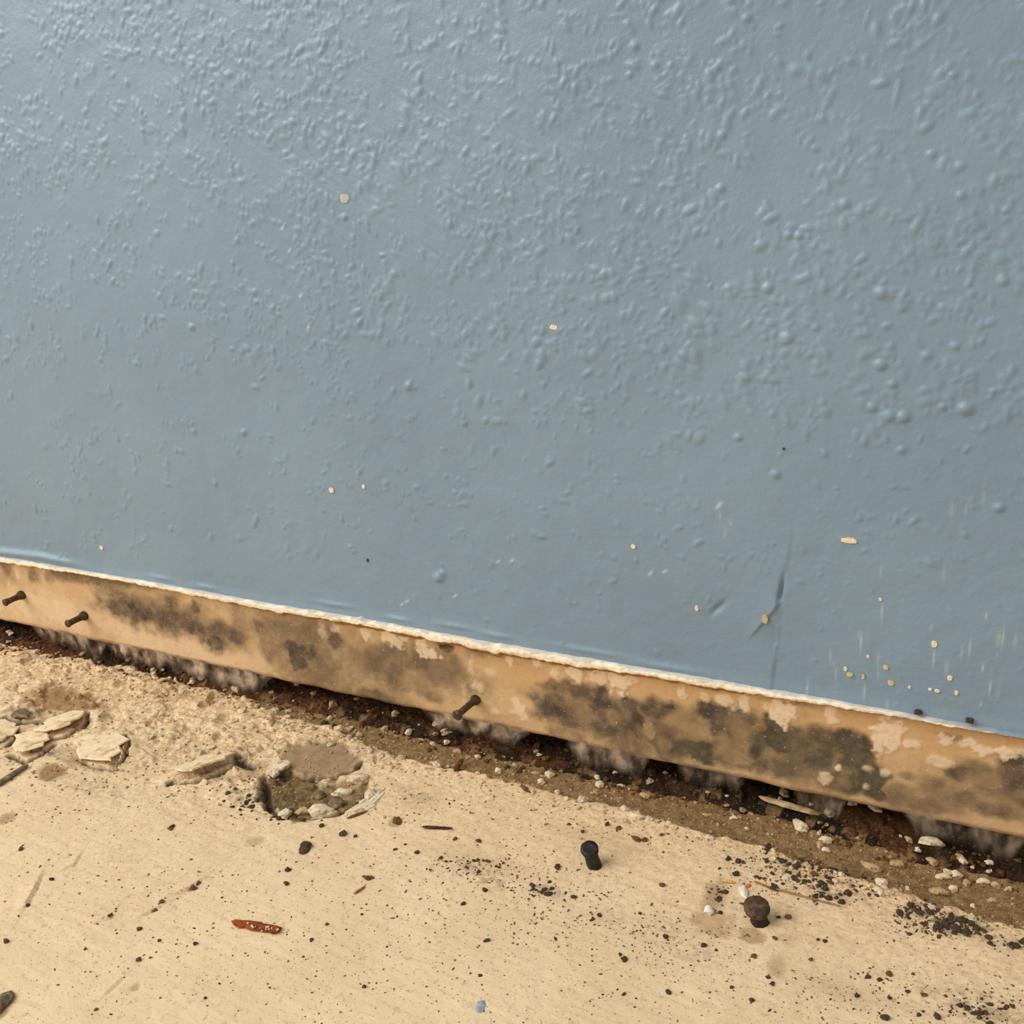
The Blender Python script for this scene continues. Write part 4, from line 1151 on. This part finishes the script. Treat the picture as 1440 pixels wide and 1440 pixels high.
M_GREYSP = grain_mat('grey_wall_fleck', (190, 190, 180), (168, 172, 168), (222, 208, 176), 300)
chips = [(485, 279, 9, 7.5, M_GREYSP, 'grey square speck with a pale rim, upper left of wall'), (779, 460, 6.5, 4, M_FLECK, 'pale oval speck near the middle of the blue wall'),
         (1194, 760, 12, 5, M_FLECK, 'largest pale speck, an oblong on the lower right wall'), (891, 768, 4, 4, M_FLECK, 'small round pale speck left of the paper fold'),
         (467, 689, 5, 4.5, M_FLECK, 'pale speck, larger of the pair at middle left'), (512, 684, 3.2, 3.5, M_FLECK, 'pale speck, smaller of the pair at middle left'),
         (980, 855, 3, 5, M_FLECK, 'pale slanted speck just left of the torn fold'), (1077, 868, 4.5, 8.5, M_FLECKT, 'tan bare spot at the tip of the torn fold'),
         (1314, 906, 4.5, 6, M_FLECK, 'pale triangular speck above the scratches at lower right'), (143, 770, 4, 3.5, M_FLECK, 'pale speck above the caulk at far left'),
         (1195, 948, 5, 4, M_FLECKT, 'tan speck, leftmost of the low cluster at right'), (1246, 938, 4, 5, M_FLECKT, 'tan speck, highest in the low cluster at right'),
         (1253, 960, 5, 5, M_FLECKT, 'tan speck just above the caulk in the low cluster'), (1336, 953, 4, 4.5, M_FLECK, 'pale speck below the pale triangular speck'),
         (1318, 971, 4, 3, M_FLECK, 'pale speck right of the low cluster, near the caulk'), (1189, 940, 2.5, 4, M_FLECK, 'tiny pale speck touching the leftmost tan speck'),
         (1214, 951, 2.5, 5, M_FLECKT, 'thin tan speck between two larger ones in the cluster'), (1308, 969, 3, 2.5, M_FLECK, 'tiny pale speck left of the one near the caulk'),
         (1345, 974, 3, 4, M_FLECK, 'tiny pale speck at the lower right of the cluster'), (1279, 966, 2.2, 2.5, M_FLECK, 'tiny pale dot between the cluster and its right neighbour'),
         (1221, 923, 2.5, 2.5, M_FLECK, 'tiny pale dot above the low cluster'), (1238, 843, 2.5, 2.5, M_FLECK, 'tiny pale dot below the oblong speck'),
         (517, 788, 1.8, 3, M_BLACK, 'tiny black dot on the blue wall above the caulk'), (1102, 631, 2, 2, M_BLACK, 'tiny dark dot on the right of the wall')]
for i, (px, py, rx, ry, m_, lab) in enumerate(chips):
    wall_chip(px, py, rx * .88, ry * .88, m_, lab, 40 + i)
for i, (px, py, lab) in enumerate([(1292, 998, 'left one of two dark crumbs on the caulk'), (1364, 1010, 'right one of two dark crumbs on the caulk')]):
    o = wall_chip(px, py, 5.5, 2.4, M_BLACK, lab, 80 + i, 'dark crumbs on the caulk', thick=.0022)
    o.location[1] -= .0008; o.name = 'crumb'; o['category'] = 'crumb'

# ================================================================== DUST TUFTS under the strip
t = NT('grey_dust_web')
n1 = t.noise(130, 3, .5, stretch=(1.2, 1, .6))
al = t.math('MULTIPLY', t.mapr(n1, .32, .66, .12, .95), t.attr('dens'), True)
c = t.mix(t.mapr(t.noise(120, 3), .35, .65), lin(210, 186, 160), lin(150, 126, 102))
t.put(t.b.inputs['Alpha'], al)
M_WEB = t.out(c, .95, None, .05)


def tuft(x0, x1, drop, label, seed, y0=.0, dens=1.0):
    r_ = np.random.default_rng(seed)
    a = wl(x0, 878 + .2167 * x0)[0]; b = wl(x1, 878 + .2167 * x1)[0]
    n = max(int((b - a) / .0007), 8); k = 14
    U, Vv = np.meshgrid(np.linspace(0, 1, n), np.linspace(0, 1, k), indexing='ij')
    X = a + (b - a) * U
    lenx = drop * (.45 + .95 * fbm(U * (b - a) / .010, U * 0 + seed, 3, seed)) * np.clip(np.sin(np.pi * np.clip(U, 0.02, .98)) * 2.2, 0, 1)
    Z = ZB + .0046 - (lenx + .0024) * Vv
    Y = .0013 + y0 * sstep(0, .5, Vv) + .0022 * np.sin(np.pi * Vv) * (fbm(U * 9, Vv * 2, 2, seed) - .3) - .003 * Vv * (fbm(U * 14, Vv, 2, seed + 1) - .35) + .004 * sstep(.0, .4, 1 - Vv) * 0
    X = X + .0012 * (fbm(U * 20, Vv * 3, 2, seed + 2) - .5)
    dn = np.clip(np.sin(np.pi * np.clip(U, .0, 1)) * 2.5, 0, 1) * sstep(1.02, .40, Vv) * sstep(0, .16, Vv) * dens
    o = link('dust_tuft', grid_mesh('dust_tuft', np.stack([X, Y, Z], -1), {'dens': dn}), M_WEB)
    return setp(o, label, 'dust', 'dusty cobwebs hanging under the strip')


tuft(40, 150, .011, 'ragged grey cobweb under the two left nails', 11, .001, .8)
tuft(140, 235, .010, 'grey cobweb hanging just right of the left nails', 12)
tuft(200, 385, .012, 'longest grey cobweb, below the left mould patch', 13, 0, 1.0)
tuft(590, 745, .009, 'pale cobweb under the nearest nail', 14, 0, 1.0)
tuft(795, 915, .011, 'pale cobweb under the middle mould patch', 15, 0, .8)
tuft(945, 1050, .010, 'faint cobweb right of the middle mould patch', 16, .001, .4)
tuft(1110, 1190, .011, 'thin cobweb strands above the long pale splinter', 17, .002, .4)
tuft(1265, 1450, .011, 'dusty grey cobweb at the right end of the gap', 18, .001, .5)
